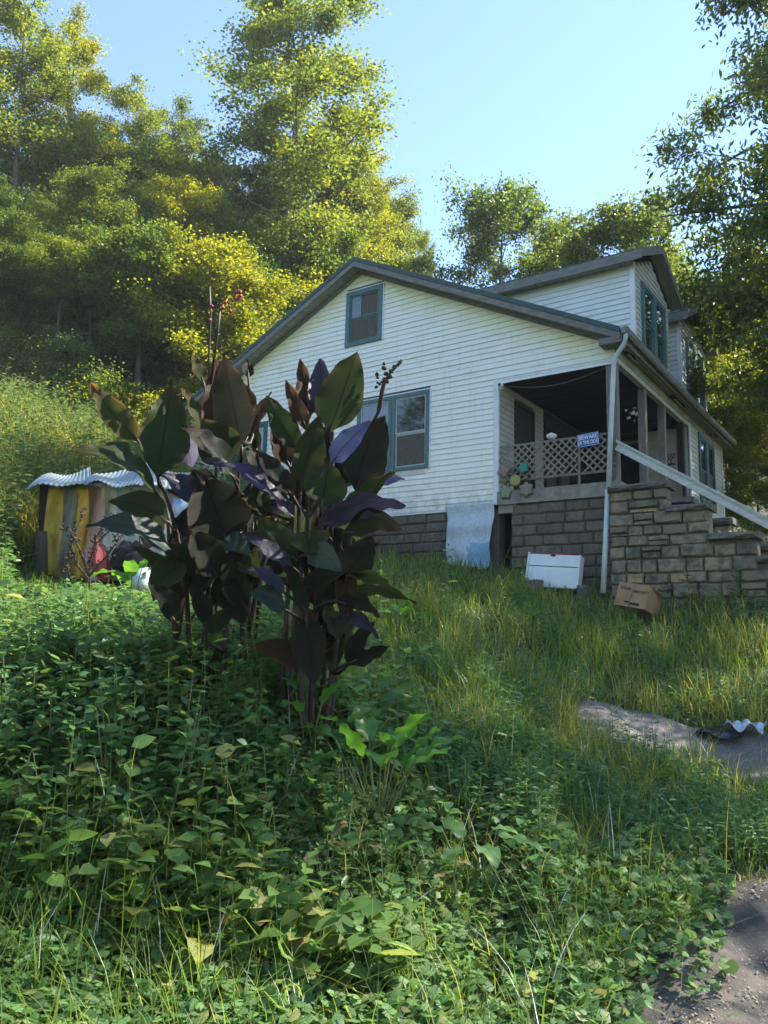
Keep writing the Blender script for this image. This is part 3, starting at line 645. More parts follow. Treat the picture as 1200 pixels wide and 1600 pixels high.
# rear addition behind the left rake
hbox('rear_addition_wall', -17.6, -13.2, 17.0, 21.0, 2.5, 7.35, mat=M['siding'])
mb = MB(); mb.hexa([(-18.3, 16.6, 7.30), (-12.9, 16.6, 8.0), (-12.9, 21.4, 8.0), (-18.3, 21.4, 7.30), (-18.3, 16.6, 7.36), (-12.9, 16.6, 8.06), (-12.9, 21.4, 8.06), (-18.3, 21.4, 7.36)])
hobj('rear_roof', mb.mesh('rear_roof'), M['pipe'], label='pale metal roof edge of the rear addition')
mb = MB(); mb.hexa([(-18.2, 16.62, 7.02), (-12.9, 16.62, 7.72), (-12.9, 16.7, 7.72), (-18.2, 16.7, 7.02), (-18.2, 16.62, 7.28), (-12.9, 16.62, 7.98), (-12.9, 16.7, 7.98), (-18.2, 16.7, 7.28)])
hobj('rear_fascia', mb.mesh('rear_fascia'), solid('pale_green_paint', (.16, .34, .22), (.12, .26, .17), 7, .6, .2))
# ------------------------------------------------------------------ stone stairs beside the porch
SW = (-3.5, 13.5, .8); so = Vector(SW)
stairs = thing('stone_stairs', 'rough sandstone stair wall with stepped caps climbing to the porch corner', 'stairs', SW)
def stairtop(x):
    if x < -3.63: return 2.69
    if x < -2.98: return 2.27
    if x < -2.28: return 1.77
    if x < -1.65: return 1.38
    return 1.0
for (yy, nm) in ((13.42, 'n'), (15.05, 'f')):
    y = yy
    mb = MB()
    for (a, b2) in ((-4.57, -3.66), (-3.66, -3.0), (-3.0, -2.32), (-2.32, -1.7), (-1.7, -1.1)):
        mb.box(a, b2, y + .06, y + .36, -.2, stairtop((a + b2) / 2) - .005)
    o = obj('mortar_core', mb.mesh('mortar_core'), M['mortar'], stairs, loc=-so)
    X1 = [-3.63, -2.98, -2.28, -1.65, -1.1]; zt = [2.69, 2.27, 1.77, 1.38, 1.0]
    prev = -4.78
    bounds = list(zip([-4.60] + X1[:-1], X1))
    # courses aligned across the whole wall
    zc = 2.69
    while zc > .55:
        hh = random.choice((.18, .215, .24)); z0 = zc - hh
        xe = -4.78
        for (a, b2), t_ in zip(bounds, zt):
            if t_ >= zc - .06: xe = b2
        x = -4.60 + random.uniform(-.02, .02)
        while x < xe - .05:
            w = random.uniform(.24, .52)
            if xe - (x + w) < .14: w = xe - x
            me = random.choice(RO) if random.random() < .10 else random.choice(RS)
            j = random.uniform(-.02, .02)
            if random.random() < .16 and w > .3:
                zm = (z0 + zc) / 2 + random.uniform(-.03, .03); stone_at(me, x, x + w - .012, y + random.uniform(-.02, .02), y + .34, z0 + .01, zm - .006, stairs, 'stone', so); stone_at(random.choice(RS), x, x + w - .012, y + random.uniform(-.03, .01), y + .34, zm + .006, zc, stairs, 'stone', so); x += w; continue
            stone_at(me, x, x + w - .012, y + random.uniform(-.03, .02), y + .34, z0 + .01 + j * .5, zc + j * .5, stairs, 'stone', so)
            x += w
        zc = z0
    for (a, b2), t_ in zip(bounds, zt):
        n_c = 2 if b2 - a > 1 else 1
        for q in range(n_c):
            xa = a - .03 + (b2 - a + .09) * q / n_c; xb = a - .03 + (b2 - a + .09) * (q + 1) / n_c - .012
            o = stone_at(random.choice(RC), xa, xb, y - .07, y + .42, t_, t_ + .115, stairs, 'cap_stone', so); o.rotation_euler = (0, random.uniform(-.02, .02), random.uniform(-.02, .02))
for k in range(7):
    x0 = -4.0 + k * .36; zt_ = 2.7 - (k + 1) * .235
    if zt_ < .95: break
    box('step', x0 - .04, x0 + .36, 13.82, 15.03, zt_ - .3, zt_, M['concrete'], stairs, .012, loc=-so)
    box('step_riser', x0 - .6, x0, 13.83, 15.02, zt_ - .6, zt_ - .05, M['mortar'], stairs, loc=-so)
rail = thing('stair_handrail', 'long peeling white board handrail sloping down beside the porch steps', 'handrail', (-4.55, 13.72, 3.6))
ro = Vector(rail.location)
sl_ = -.652; 
def rp(x, dz): return (x, 13.72, 3.60 + sl_ * (x + 4.54) + dz)
for (y_, w, hh, dz, nm) in ((0, .035, .15, -.02, 'rail_board'), (-.03, .02, .045, .062, 'rail_lip'), (-.03, .02, .03, -.085, 'rail_lip'), (.0, .11, .025, .078, 'rail_cap')):
    mb = MB(); a = Vector(rp(-4.54, dz)); b2 = Vector(rp(-1.2, dz)); a.y += y_; b2.y += y_; mb.bar(a, b2, w, hh); o = obj(nm, mb.mesh(nm), M['whitewood'], rail, loc=-ro)
mb = MB(); mb.box(-1.35, -1.25, 13.68, 13.76, .7, 1.5); obj('rail_post', mb.mesh('rail_post'), M['whitewood'], rail, loc=-ro)
# ------------------------------------------------------------------ lattice railings
def lattice(name, label, A, B, z0, z1, n, dirv, mat, skip=(), w=.035, cutfn=None, broken=True, rails=True):
    """lattice between plan points A and B; slats clipped to the panel"""
    t = thing(name, label, 'railing', (A[0], A[1], z0)); org = Vector((A[0], A[1], z0))
    A = Vector((*A, 0)); B = Vector((*B, 0)); L = (B - A).length; d = (B - A) / L; nrm = Vector((d.y, -d.x, 0))
    H = z1 - z0; pitch = (L + H) / n
    for layer, sg in ((0, 1), (1, -1)):
        for k in range(n + 1):
            s = -H + k * pitch if sg > 0 else k * pitch
            # line: along = s + sg*tz ; tz in 0..H
            lo, hi = 0, H
            if sg > 0: lo = max(lo, -s); hi = min(hi, L - s)
            else: lo = max(lo, s - L); hi = min(hi, s)
            if hi - lo < .05: continue
            if broken:
                if layer == 1 and random.random() < .35: lo = lo + (hi - lo) * random.uniform(.1, .5)
                if layer == 0 and random.random() < .30: lo = lo + (hi - lo) * random.uniform(.1, .45)
            if (layer, k) in skip: continue
            p = A + d * (s + sg * lo) + nrm * (.004 + .012 * layer) + Vector((0, 0, z0 + lo)); q = A + d * (s + sg * hi) + nrm * (.004 + .012 * layer) + Vector((0, 0, z0 + hi))
            mb = MB(); mb.bar(p, q, .009, w, upv=nrm.cross(q - p)); obj('slat', mb.mesh('slat'), mat, t, loc=-org)
    if rails:
        for zz, hh in ((z1, .035), (z0, .04)):
            mb = MB(); p = A + Vector((0, 0, zz)) - nrm * .02; q = B + Vector((0, 0, zz)) - nrm * .02; mb.bar(p, q, .04, hh); obj('rail', mb.mesh('rail'), mat, t, loc=-org)
    return t
lattice('lattice_railing', 'broken diagonal lattice railing across the porch opening facing the yard', (XN + .03, 13.80), (-4.76, 13.80), 3.17, 3.86, 19, 0, M['lattice'], w=.034)
lattice('lattice_railing', 'close diagonal lattice railing on the porch side behind the sloping handrail', (-4.64, 15.75), (-4.64, 18.45), 3.0, 3.72, 34, 0, M['lattice'], w=.022, broken=False)
lattice('lattice_strip', 'narrow lattice strip nailed on the corner porch post', (-4.74, 13.785), (-4.60, 13.785), 3.0, 3.75, 9, 0, M['greywood'], broken=False, rails=False)
mb = MB(); mb.box(-5.32, -5.28, 13.83, 13.87, 2.97, 3.86); o = obj('railing_post', mb.mesh('railing_post'), M['greywood'], label='thin grey upright behind the lattice railing under the dog sign', cat='post')
# ------------------------------------------------------------------ things on and around the porch
def text(body, size, parent, mat, loc, rot, name='lettering', sx=1.0, bold=0.0):
    c = bpy.data.curves.new(name, 'FONT'); c.body = body; c.size = size; c.align_x = 'CENTER'; c.align_y = 'CENTER'; c.extrude = .001; c.offset = bold
    tmp = bpy.data.objects.new('tmp', c); me = bpy.data.meshes.new_from_object(tmp); bpy.data.objects.remove(tmp); bpy.data.curves.remove(c); me.name = name; me.materials.clear(); me.materials.append(mat)
    o = bpy.data.objects.new(name, me); COL.objects.link(o); o.parent = parent; o.location = loc; o.rotation_euler = rot; o.scale = (sx, 1, 1); return o
M['blue'] = solid('blue_sign', (.02, .09, .36), (.02, .07, .28), 10, .4, 0)
M['whitep'] = solid('white_print', (.75, .78, .8), (.65, .68, .7), 10, .5, 0)
sign = thing('warning_sign', 'small blue BEWARE OF THE DOG sign hung on the lattice railing', 'sign', (-5.07, 13.72, 3.765)); sign.rotation_euler = (0, math.radians(-3), 0)
mb = MB(); mb.box(-.205, .205, -.004, .004, -.125, .125); obj('plate', mb.mesh('plate'), M['blue'], sign)
for (a, b2, c_, d) in ((-.19, .19, .108, .113), (-.19, .19, -.113, -.108), (-.19, -.185, -.108, .108), (.185, .19, -.108, .108)):
    mb = MB(); mb.box(a, b2, -.0065, -.0045, c_, d); obj('border', mb.mesh('border'), M['whitep'], sign)
text('BEWARE', .115, sign, M['whitep'], (0, -.006, .048), (math.pi / 2, 0, 0), sx=.80, bold=.0022)
text('OF THE DOG', .10, sign, M['whitep'], (-.005, -.006, -.05), (math.pi / 2, 0, 0), sx=.66, bold=.002)
def disc(n, r, zf, wob=0, k=5, th=.015):
    mb = MB(); ring = []; mb.v.append((0, -th, 0))
    for rr, yy in ((.35, -th * 1.3), (.8, -th), (1, 0)):
        for j in range(n):
            a = 2 * math.pi * j / n; q = r * rr * (1 + wob * math.cos(k * a)); mb.v.append((math.sin(a) * q, yy, math.cos(a) * q))
    for j in range(n): mb.f.append((0, 1 + (j + 1) % n, 1 + j))
    for L in range(2):
        for j in range(n): a = 1 + L * n + j; b2 = 1 + L * n + (j + 1) % n; mb.f.append((a, b2, b2 + n, a + n))
    mb.f.append(tuple(1 + 2 * n + j for j in range(n)))
    return mb.mesh('plaque', True)
for (px, py, r, wob, k, colr, lab) in ((818, 731, .105, .16, 5, (.03, .30, .22), 'green leaf-shaped plaque on the lattice, topmost of the garden plaques'),
                                       (805, 751, .115, .03, 12, (.42, .36, .10), 'round yellow rosette plaque between the garden leaf plaques'),
                                       (787, 736, .12, .18, 4, (.30, .20, .17), 'dusty pink petal plaque beside the white corner board'),
                                       (790, 770, .12, .16, 5, (.24, .30, .15), 'pale green leaf plaque, lowest beside the corner board'),
                                       (822, 765, .14, .18, 6, (.26, .23, .15), 'brown maple-leaf plaque above the porch slab')):
    d_ = at(px, py, 1.0); q = d_ * (13.70 / d_[1])
    o = obj('garden_plaque', disc(30, r, 0, wob, k), solid('plaque_paint', colr, tuple(x * .6 for x in colr), 25, .5, .3), label=lab, cat='plaque', group='garden plaques hung at the corner of the railing', loc=q)
    o.rotation_euler = (0, random.uniform(-.5, .5), 0)
# wire and dead twigs that hold the plaques
mb = MB()
for k in range(16):
    p = Vector((-6.88 + random.random() * .5, 13.74 + random.random() * .02, 2.98 + random.random() * .45)); pts = [p]
    for j in range(4): p = p + Vector((random.uniform(-.05, .12), random.uniform(-.01, .01), random.uniform(-.09, .09))); pts.append(p)
    mb.tube(pts, .007, 5)
obj('twisted_wire', mb.mesh('twisted_wire'), M['deadstem'], label='tangle of dark wire and dead vine round the garden plaques', cat='wire')
def lathe(prof, n=20):
    mb = MB()
    for (r, z) in prof:
        for j in range(n): a = 2 * math.pi * j / n; mb.v.append((r * math.cos(a), r * math.sin(a), z))
    for k in range(len(prof) - 1):
        for j in range(n): a = k * n + j; b2 = k * n + (j + 1) % n; mb.f.append((a, b2, b2 + n, a + n))
    mb.f.append(tuple(range(n))[::-1]); mb.f.append(tuple((len(prof) - 1) * n + j for j in range(n)))
    return mb
d_ = at(861, 683, 1.); q = d_ * (13.80 / d_[1])
obj('bowl', lathe([(.04, 0), (.07, .02), (.10, .06), (.095, .09), (.05, .11), (.02, .13)]).mesh('bowl', True), M['trim'], label='small white lidded bowl standing on the lattice railing', cat='bowl', loc=(q[0], 13.82, 3.885))
camr = thing('security_camera', 'small white round security camera in the top corner of the porch opening', 'camera', (-6.85, 13.74, 5.10))
mb = lathe([(.02, -.05), (.045, -.045), (.05, 0), (.045, .04), (.02, .05)], 14); o = obj('housing', mb.mesh('housing', True), M['trim'], camr); o.rotation_euler = (math.pi / 2, 0, 0)
mb = lathe([(.028, .0), (.03, .006), (.02, .01)], 14); o = obj('lens', mb.mesh('lens', True), M['black'], camr, loc=(0, -.048, 0)); o.rotation_euler = (math.pi / 2, 0, 0)
mb = MB(); mb.box(-.05, .05, -.01, .03, -.085, -.06); obj('bracket', mb.mesh('bracket'), M['whitewood'], camr)
mb = MB(); pts = []
for k in range(15): t = k / 14; pts.append((-6.85 + 2.1 * t, 13.9, 5.13 - .28 * math.sin(math.pi * t) * .6 + .02 * t))
mb.tube(pts, .006, 5); obj('hanging_cable', mb.mesh('hanging_cable'), M['greywood'], label='thin cable sagging under the porch ceiling', cat='cable')
# dried flower bunch, red lantern, curled iron basket
bun = thing('dried_flower_bunch', 'whitish dried flower bunch hung on the second porch post', 'flowers', (-4.74, 15.45, 4.62))
for k in range(14):
    a = Vector((random.gauss(0, .06), random.gauss(0, .04), random.gauss(0, .07)))
    mb = lathe([(.008, -.02), (.03, 0), (.02, .02), (.005, .026)], 6); o = obj('bloom', mb.mesh('bloom', True), M['whitewood'] if k % 3 else M['lattice'], bun, loc=a); o.rotation_euler = (random.random() * 3, random.random() * 3, 0)
mb = MB(); mb.tube([(0, 0, .1), (.02, 0, 0), (.0, 0, -.15)], .008, 5); obj('stem', mb.mesh('stem'), M['deadstem'], bun)
lan = thing('red_ornament', 'dark red hanging ornament inside the porch behind the second post', 'ornament', (-5.1, 17.2, 4.55))
obj('ornament_body', lathe([(.02, -.12), (.08, -.08), (.10, 0), (.07, .08), (.02, .11)], 12).mesh('ornament_body', True), M['redflower'], lan)
mb = MB(); mb.tube([(0, 0, .1), (0, 0, .65)], .005, 5); obj('cord', mb.mesh('cord'), M['deadstem'], lan)
bas = thing('iron_wall_bracket', 'curled black iron bracket on the white siding of the far porch wall', 'bracket', (-5.0, 18.8, 4.35))
for k in range(4):
    mb = MB(); pts = [(-.12 + k * .07 + .05 * math.sin(t * 5), -.02, .16 * t - .1 + .04 * math.cos(t * 4)) for t in np.linspace(0, 1.8, 9)]; mb.tube(pts, .012, 5); obj('scroll', mb.mesh('scroll'), M['black'], bas)
# ------------------------------------------------------------------ printed plastic sheet by the foundation
m, nt, b = nodes('printed_sheet')
tc = nt.nodes.new('ShaderNodeTexCoord'); sx = nt.nodes.new('ShaderNodeSeparateXYZ'); nt.links.new(tc.outputs['UV'], sx.inputs[0])
c = mixc(nt, ramp(nt, noise(nt, 5, 5, .6, 'uv', (2, 1, 1)), .45, .6), (.62, .68, .72), (.52, .62, .68))
blu = math_(nt, 'MULTIPLY', ramp(nt, sx.outputs[1], .40, .37), ramp(nt, math_(nt, 'ADD', sx.outputs[0], math_(nt, 'MULTIPLY', noise(nt, 7, 4, .6, 'uv'), .4)), .70, .74))
c = mixc(nt, math_(nt, 'MULTIPLY', blu, .75), c, (.16, .40, .60))
c = mixc(nt, math_(nt, 'MULTIPLY', ramp(nt, noise(nt, 22, 5, .8, 'uv', (1, .7, 1)), .56, .6), .5), c, (.24, .30, .42))
c = mixc(nt, ramp(nt, noise(nt, 4.2, 5, .8, 'uv'), .66, .7), c, (.30, .25, .24))
nt.links.new(c, b.inputs['Base Color']); b.inputs['Roughness'].default_value = .4; bump(nt, b, noise(nt, 7, 8, .75, 'uv'), 1, .06)
M['sheet'] = m
def cloth(pts_fn, nu, nv, name, mat, th=.006, **k):
    V = []; UV = []
    for i in range(nu):
        for j in range(nv): u_, v_ = i / (nu - 1), j / (nv - 1); V.append(pts_fn(u_, v_)); UV.append((u_, v_))
    id_ = np.arange(nu * nv).reshape(nu, nv); F_ = np.stack([id_[:-1, :-1], id_[1:, :-1], id_[1:, 1:], id_[:-1, 1:]], -1).reshape(-1, 4)
    o = obj(name, fastmesh(name, V, [F_], UV, True), mat, **k); md = o.modifiers.new('solid', 'SOLIDIFY'); md.thickness = th; return o
cloth(lambda u_, v_: (-8.02 + u_ * (1.08 - .10 * (1 - v_)) + .02 * math.sin(v_ * 11) + .05 * (1 - v_) * (1 - u_), 13.70 - .10 * (1 - v_) + .03 * math.sin(u_ * 9 + v_ * 3) * (1.2 - v_) + .02 * math.sin(v_ * 17), 1.48 + v_ * 1.29 + .02 * math.sin(u_ * 13) * (1 - v_)), 26, 32, 'printed_sheet', M['sheet'],
      label='wrinkled pale blue printed sheet leaning at the foot of the gable wall', cat='sheet')
for z_, nm in ((2.50, 0), (1.92, 1)):
    pass
# white cooler chest leaning on blocks
co = thing('cooler_chest', 'white plastic chest lying against the dark foundation blocks', 'cooler', (-5.55, 13.25, 1.34)); co.rotation_euler = (math.radians(-9), math.radians(4), math.radians(6))
M['plastic'] = solid('white_plastic', (.74, .78, .80), (.66, .70, .72), 4, .4, .05, dirt=((.38, .38, .3), 12, .63))
for (nm, a, mt) in (('chest_body', (-.44, .44, -.10, .12, -.32, .05), 'plastic'), ('chest_lid', (-.44, .44, -.105, .12, .062, .27), 'plastic'), ('end_rib', (-.475, -.442, -.125, .13, -.31, .30), 'plastic'), ('end_rib', (.442, .475, -.125, .13, -.31, .28), 'plastic'),
                    ('red_seam', (-.43, .43, -.09, .10, .272, .288), 'redflower'), ('latch', (-.06, .03, -.115, -.10, .235, .268), 'black')):
    o = box(nm, *a, M[mt], co, .008 if nm != 'red_seam' else .002)
for (x0, x1, y0, y1, z0, z1, lab) in ((-6.28, -5.62, 12.72, 12.95, 0, .16, 'grey concrete block in front of the white cooler chest'), (-5.1, -4.92, 13.1, 13.4, -.06, .18, 'small rough concrete block by the downspout foot')):
    zg = h1((x0 + x1) / 2, (y0 + y1) / 2); o = stone_at(RC[0 if x0 < -5.5 else 1], x0, x1, y0, y1, zg + z0, zg + z1 + .02, None, 'concrete_block', Vector((0, 0, 0))); o['label'] = lab; o['category'] = 'block'
# cardboard box
M['card'] = solid('cardboard', (.40, .24, .13), (.33, .20, .11), 4, .8, .1); M['ink'] = solid('dark_print', (.05, .03, .025), None, 10, .8, 0)
p = at(987, 930, 12.5)
cb = thing('cardboard_box', 'brown cardboard box tied with string lying before the stone stairs', 'box', tuple(p)); cb.rotation_euler = (math.radians(-14), math.radians(9), math.radians(-14))
mb = MB(); mb.hexa([(-.27, 0, -.19), (.27, 0, -.19), (.27, .42, -.19), (-.27, .42, -.19), (-.27, 0, .19), (.27, 0, .19), (.27, .42, .17), (-.27, .42, .19)]); o = obj('carton', mb.mesh('carton'), M['card'], cb)
mb = MB(); mb.hexa([(.272, .01, .185), (.276, .01, .185), (.30, .40, .165), (.296, .40, .165), (.272, .01, .192), (.276, .01, .195), (.42, .42, .10), (.41, .42, .10)]); obj('flap', mb.mesh('flap'), M['card'], cb)
mb = MB(); mb.tube([(-.01, -.006, -.2), (.0, -.008, 0), (.02, -.006, .195), (.02, .42, .195)], .007, 6); obj('string', mb.mesh('string'), M['lattice'], cb)
text('Vive', .10, cb, M['ink'], (-.13, -.004, .10), (math.pi / 2, 0, 0), sx=1.1, bold=.001)
text('HEAVY DUTY', .062, cb, M['ink'], (.14, -.004, .065), (math.pi / 2, 0, 0), sx=.75, bold=.001)
mb = MB(); mb.box(.0, .17, -.004, -.002, -.155, -.115); obj('print_band', mb.mesh('print_band'), M['ink'], cb)
mb = MB(); mb.box(-.10, -.02, -.004, -.002, -.13, -.10); obj('print_band', mb.mesh('print_band'), M['ink'], cb)
# rubbish on the path
p = at(1125, 1152, 7.9); zg = h1(p[0], p[1])
cloth(lambda u_, v_: (p[0] - .22 + u_ * .42, p[1] - .12 + v_ * .28, zg + .09 + .03 * math.sin(u_ * 7) * math.cos(v_ * 5) + .03 * v_), 12, 10, 'black_plastic_scrap', solid('black_plastic', (.02, .022, .03), None, 6, .25, .1), label='crumpled black plastic scrap at the edge of the path', cat='rubbish')
p2 = at(1160, 1148, 7.9); zg2 = h1(p2[0], p2[1])
cloth(lambda u_, v_: (p2[0] - .16 + u_ * .36, p2[1] - .08 + v_ * .26, zg2 + .12 + .05 * math.sin(u_ * 11 + v_ * 3) * math.cos(v_ * 8) + .03 * v_), 14, 12, 'silver_foil', solid('crumpled_foil', (.6, .66, .72), (.4, .46, .5), 16, .3, .6, metal=.5), label='crumpled silver foil beside the black scrap on the path', cat='rubbish')
p = at(983, 1450, 4.12); zg = h1(p[0], p[1])
lt = thing('blue_wrapper', 'small blue and white wrapper in the grass near the road edge', 'wrapper', (p[0], p[1], zg + .06)); lt.rotation_euler = (.5, -.5, .3)
mb = MB(); mb.box(-.012, .012, -.045, .015, -.002, .004); obj('blue_panel', mb.mesh('blue_panel'), solid('wrapper_blue', (.10, .25, .55), None, 6, .3, 0), lt)
mb = MB(); mb.box(-.02, .02, .016, .07, -.002, .003); obj('clear_end', mb.mesh('clear_end'), M['pipe'], lt)
# ------------------------------------------------------------------ the hut of tarps and tin on the left
hp = at(170, 905, 9.6); hz = h1(hp[0], hp[1])
hut = thing('patchwork_hut', 'low hut wrapped in painted tarps under a bent tin roof, behind the cannas', 'hut', (hp[0], hp[1], hz)); 
ho = Vector((hp[0], hp[1], hz))
def hl(px, py, d): return Vector(at(px, py, d)) - ho
TC = {'yellow': ((.52, .44, .06), (.36, .20, .06)), 'grey': ((.24, .25, .20), (.12, .13, .11)), 'gold': ((.56, .46, .05), (.5, .22, .05)), 'pink': ((.46, .33, .28), (.30, .18, .14)), 'cream': ((.50, .50, .44), (.36, .37, .34)), 'pale': ((.46, .46, .42), (.20, .30, .40)), 'teal': ((.34, .42, .42), (.30, .12, .16)), 'mixed': ((.45, .40, .42), (.06, .25, .5)), 'red': ((.45, .10, .09), (.5, .3, .3))}
def strip(pts_top, pts_bot, d0, d1, key, nm='tarp_strip'):
    (xa, ya), (xb, yb) = pts_top; (xc, yc_), (xd, yd) = pts_bot; V = []; UV = []; nu, nv = 9, 18
    ph = random.random() * 6
    for i in range(nu):
        for j in range(nv):
            u_, v_ = i / (nu - 1), j / (nv - 1)
            x = (xa + (xb - xa) * u_) * (1 - v_) + (xc + (xd - xc) * u_) * v_ + 3.5 * math.sin(v_ * 5 + ph) * (.3 + v_ * .5)
            y = (ya + (yb - ya) * u_) * (1 - v_) + (yc_ + (yd - yc_) * u_) * v_
            V.append(hl(x, y, d0 + (d1 - d0) * u_ + .05 * math.sin(v_ * 7 + u_ * 4 + ph) + .06 * math.sin(u_ * 9 + ph) * v_)); UV.append((u_, v_))
    id_ = np.arange(nu * nv).reshape(nu, nv); F_ = np.stack([id_[:-1, :-1], id_[1:, :-1], id_[1:, 1:], id_[:-1, 1:]], -1).reshape(-1, 4)
    a, b2 = TC[key]; a = tuple(min(.8, q * 1.35) for q in a); b2 = tuple(min(.8, q * 1.5) for q in b2)
    o = obj(nm, fastmesh(nm, np.array(V), [F_], UV, True), solid('tarp_' + key, a, b2, 5, .55, .8, (1, 1, .7), dirt=((.22, .19, .14), 9, .58), bd=.04), hut); md = o.modifiers.new('s', 'SOLIDIFY'); md.thickness = .006
strip(((78, 757), (104, 756)), ((60, 905), (92, 905)), 9.62, 9.58, 'yellow'); strip(((100, 756), (122, 757)), ((90, 905), (118, 910)), 9.55, 9.6, 'grey')
strip(((120, 757), (138, 757)), ((112, 905), (136, 905)), 9.52, 9.5, 'gold'); strip(((136, 757), (166, 754)), ((132, 905), (160, 905)), 9.55, 9.5, 'pink')
strip(((160, 754), (185, 752)), ((156, 905), (186, 908)), 9.5, 9.46, 'cream'); strip(((182, 752), (215, 755)), ((184, 905), (222, 908)), 9.45, 9.5, 'pale')
strip(((212, 752), (262, 750)), ((220, 905), (268, 908)), 9.5, 9.6, 'cream'); strip(((255, 762), (300, 790)), ((266, 905), (300, 908)), 9.65, 9.8, 'teal')
strip(((270, 778), (330, 800)), ((272, 850), (335, 870)), 9.4, 9.7, 'mixed'); strip(((130, 860), (160, 850)), ((134, 910), (165, 905)), 9.3, 9.3, 'red', 'tarp_scrap')
# corrugated tin roof in two bent sheets + side panel
def tin(c4, nm, waves, amp=.006):
    nu, nv = 110, 8; V = []
    for i in range(nu):
        for j in range(nv):
            u_, v_ = i / (nu - 1), j / (nv - 1)
            P = c4[0] * (1 - u_) * (1 - v_) + c4[1] * u_ * (1 - v_) + c4[2] * u_ * v_ + c4[3] * (1 - u_) * v_
            P = P + Vector((0, 0, amp * math.sin(u_ * waves * 2 * 6.283) + .045 * math.sin(u_ * 4.3 + v_ * 3 + waves) + .03 * math.sin(u_ * 9 + v_ * 2) * (1 - v_))); V.append(tuple(P))
    id_ = np.arange(nu * nv).reshape(nu, nv); F_ = np.stack([id_[:-1, :-1], id_[1:, :-1], id_[1:, 1:], id_[:-1, 1:]], -1).reshape(-1, 4)
    o = obj(nm, fastmesh(nm, np.array(V), [F_], None, True), M['tin'], hut); md = o.modifiers.new('s', 'SOLIDIFY'); md.thickness = .005
M['tin'] = solid('galvanised_tin', (.26, .33, .38), (.20, .25, .28), 3, .45, .1, metal=.3, dirt=((.25, .2, .15), 8, .64))
tin([hl(38, 765, 9.35), hl(145, 757, 9.2), hl(140, 733, 10.6), hl(80, 741, 10.8)], 'tin_sheet', 6)
tin([hl(132, 762, 9.1), hl(222, 754, 9.1), hl(250, 722, 10.7), hl(150, 737, 10.6)], 'tin_sheet', 7)
tin([hl(205, 757, 9.3), hl(300, 770, 9.4), hl(300, 742, 10.7), hl(235, 722, 10.8)], 'tin_sheet', 6)
mb = MB(); a = [hl(62, 755, 9.7), hl(300, 765, 9.9), hl(320, 750, 11.2), hl(90, 740, 11.2)]; b_ = [hl(58, 905, 9.75), hl(300, 905, 9.9), hl(320, 880, 11.2), hl(85, 880, 11.2)]
mb.hexa([b_[0], b_[1], b_[2], b_[3], a[0], a[1], a[2], a[3]]); obj('dark_inner_frame', mb.mesh('dark_inner_frame'), M['porchdark'], hut)
mb = MB(); mb.tube([hl(64, 830, 9.5), hl(66, 925, 9.5)], .07, 7); obj('corner_log', mb.mesh('corner_log'), M['bark'], hut)
# dark rubbish and cloth heap beside the hut, white jug
for (px, py, d, sc, mt, lab) in ((205, 868, 9.0, (.22, .16, .16), 'black', 'black bin bag lying against the hut tarps'), (232, 880, 8.8, (.25, .16, .13), 'black', 'dark flattened bag in front of the hut beside the cannas'), (156, 875, 9.0, (.1, .08, .22), 'redflower', 'crumpled red cloth at the foot of the hut'), (225, 905, 8.2, (.26, .12, .12), 'pipe', 'pale blue plastic tub half hidden under the cannas')):
    q = at(px, py, d); mb = lathe([(.3, -1), (.95, -.7), (1, 0), (.8, .6), (.35, .95), (.1, 1)], 14)
    if mt != 'pipe':
        sd_ = random.random() * 9; mb.v = [(x_ * (1 + .22 * math.sin(7 * x_ + 5 * z_ + sd_) * math.cos(9 * y_ - 4 * z_)) + random.uniform(-.05, .05), y_ * (1 + .25 * math.sin(8 * y_ + 6 * z_ + sd_)) + random.uniform(-.05, .05), z_ * (1 + .2 * math.sin(6 * x_ - 5 * y_ + sd_)) + random.uniform(-.07, .07)) for (x_, y_, z_) in mb.v]
    me = mb.mesh('bag' if mt != 'pipe' else 'tub', mt == 'pipe'); o = obj('bag' if mt != 'pipe' else 'tub', me, M[mt], label=lab, cat='bag' if mt != 'pipe' else 'tub', loc=q); o.scale = sc; o.rotation_euler = (random.uniform(-.3, .3), random.uniform(-.3, .3), random.random() * 3)
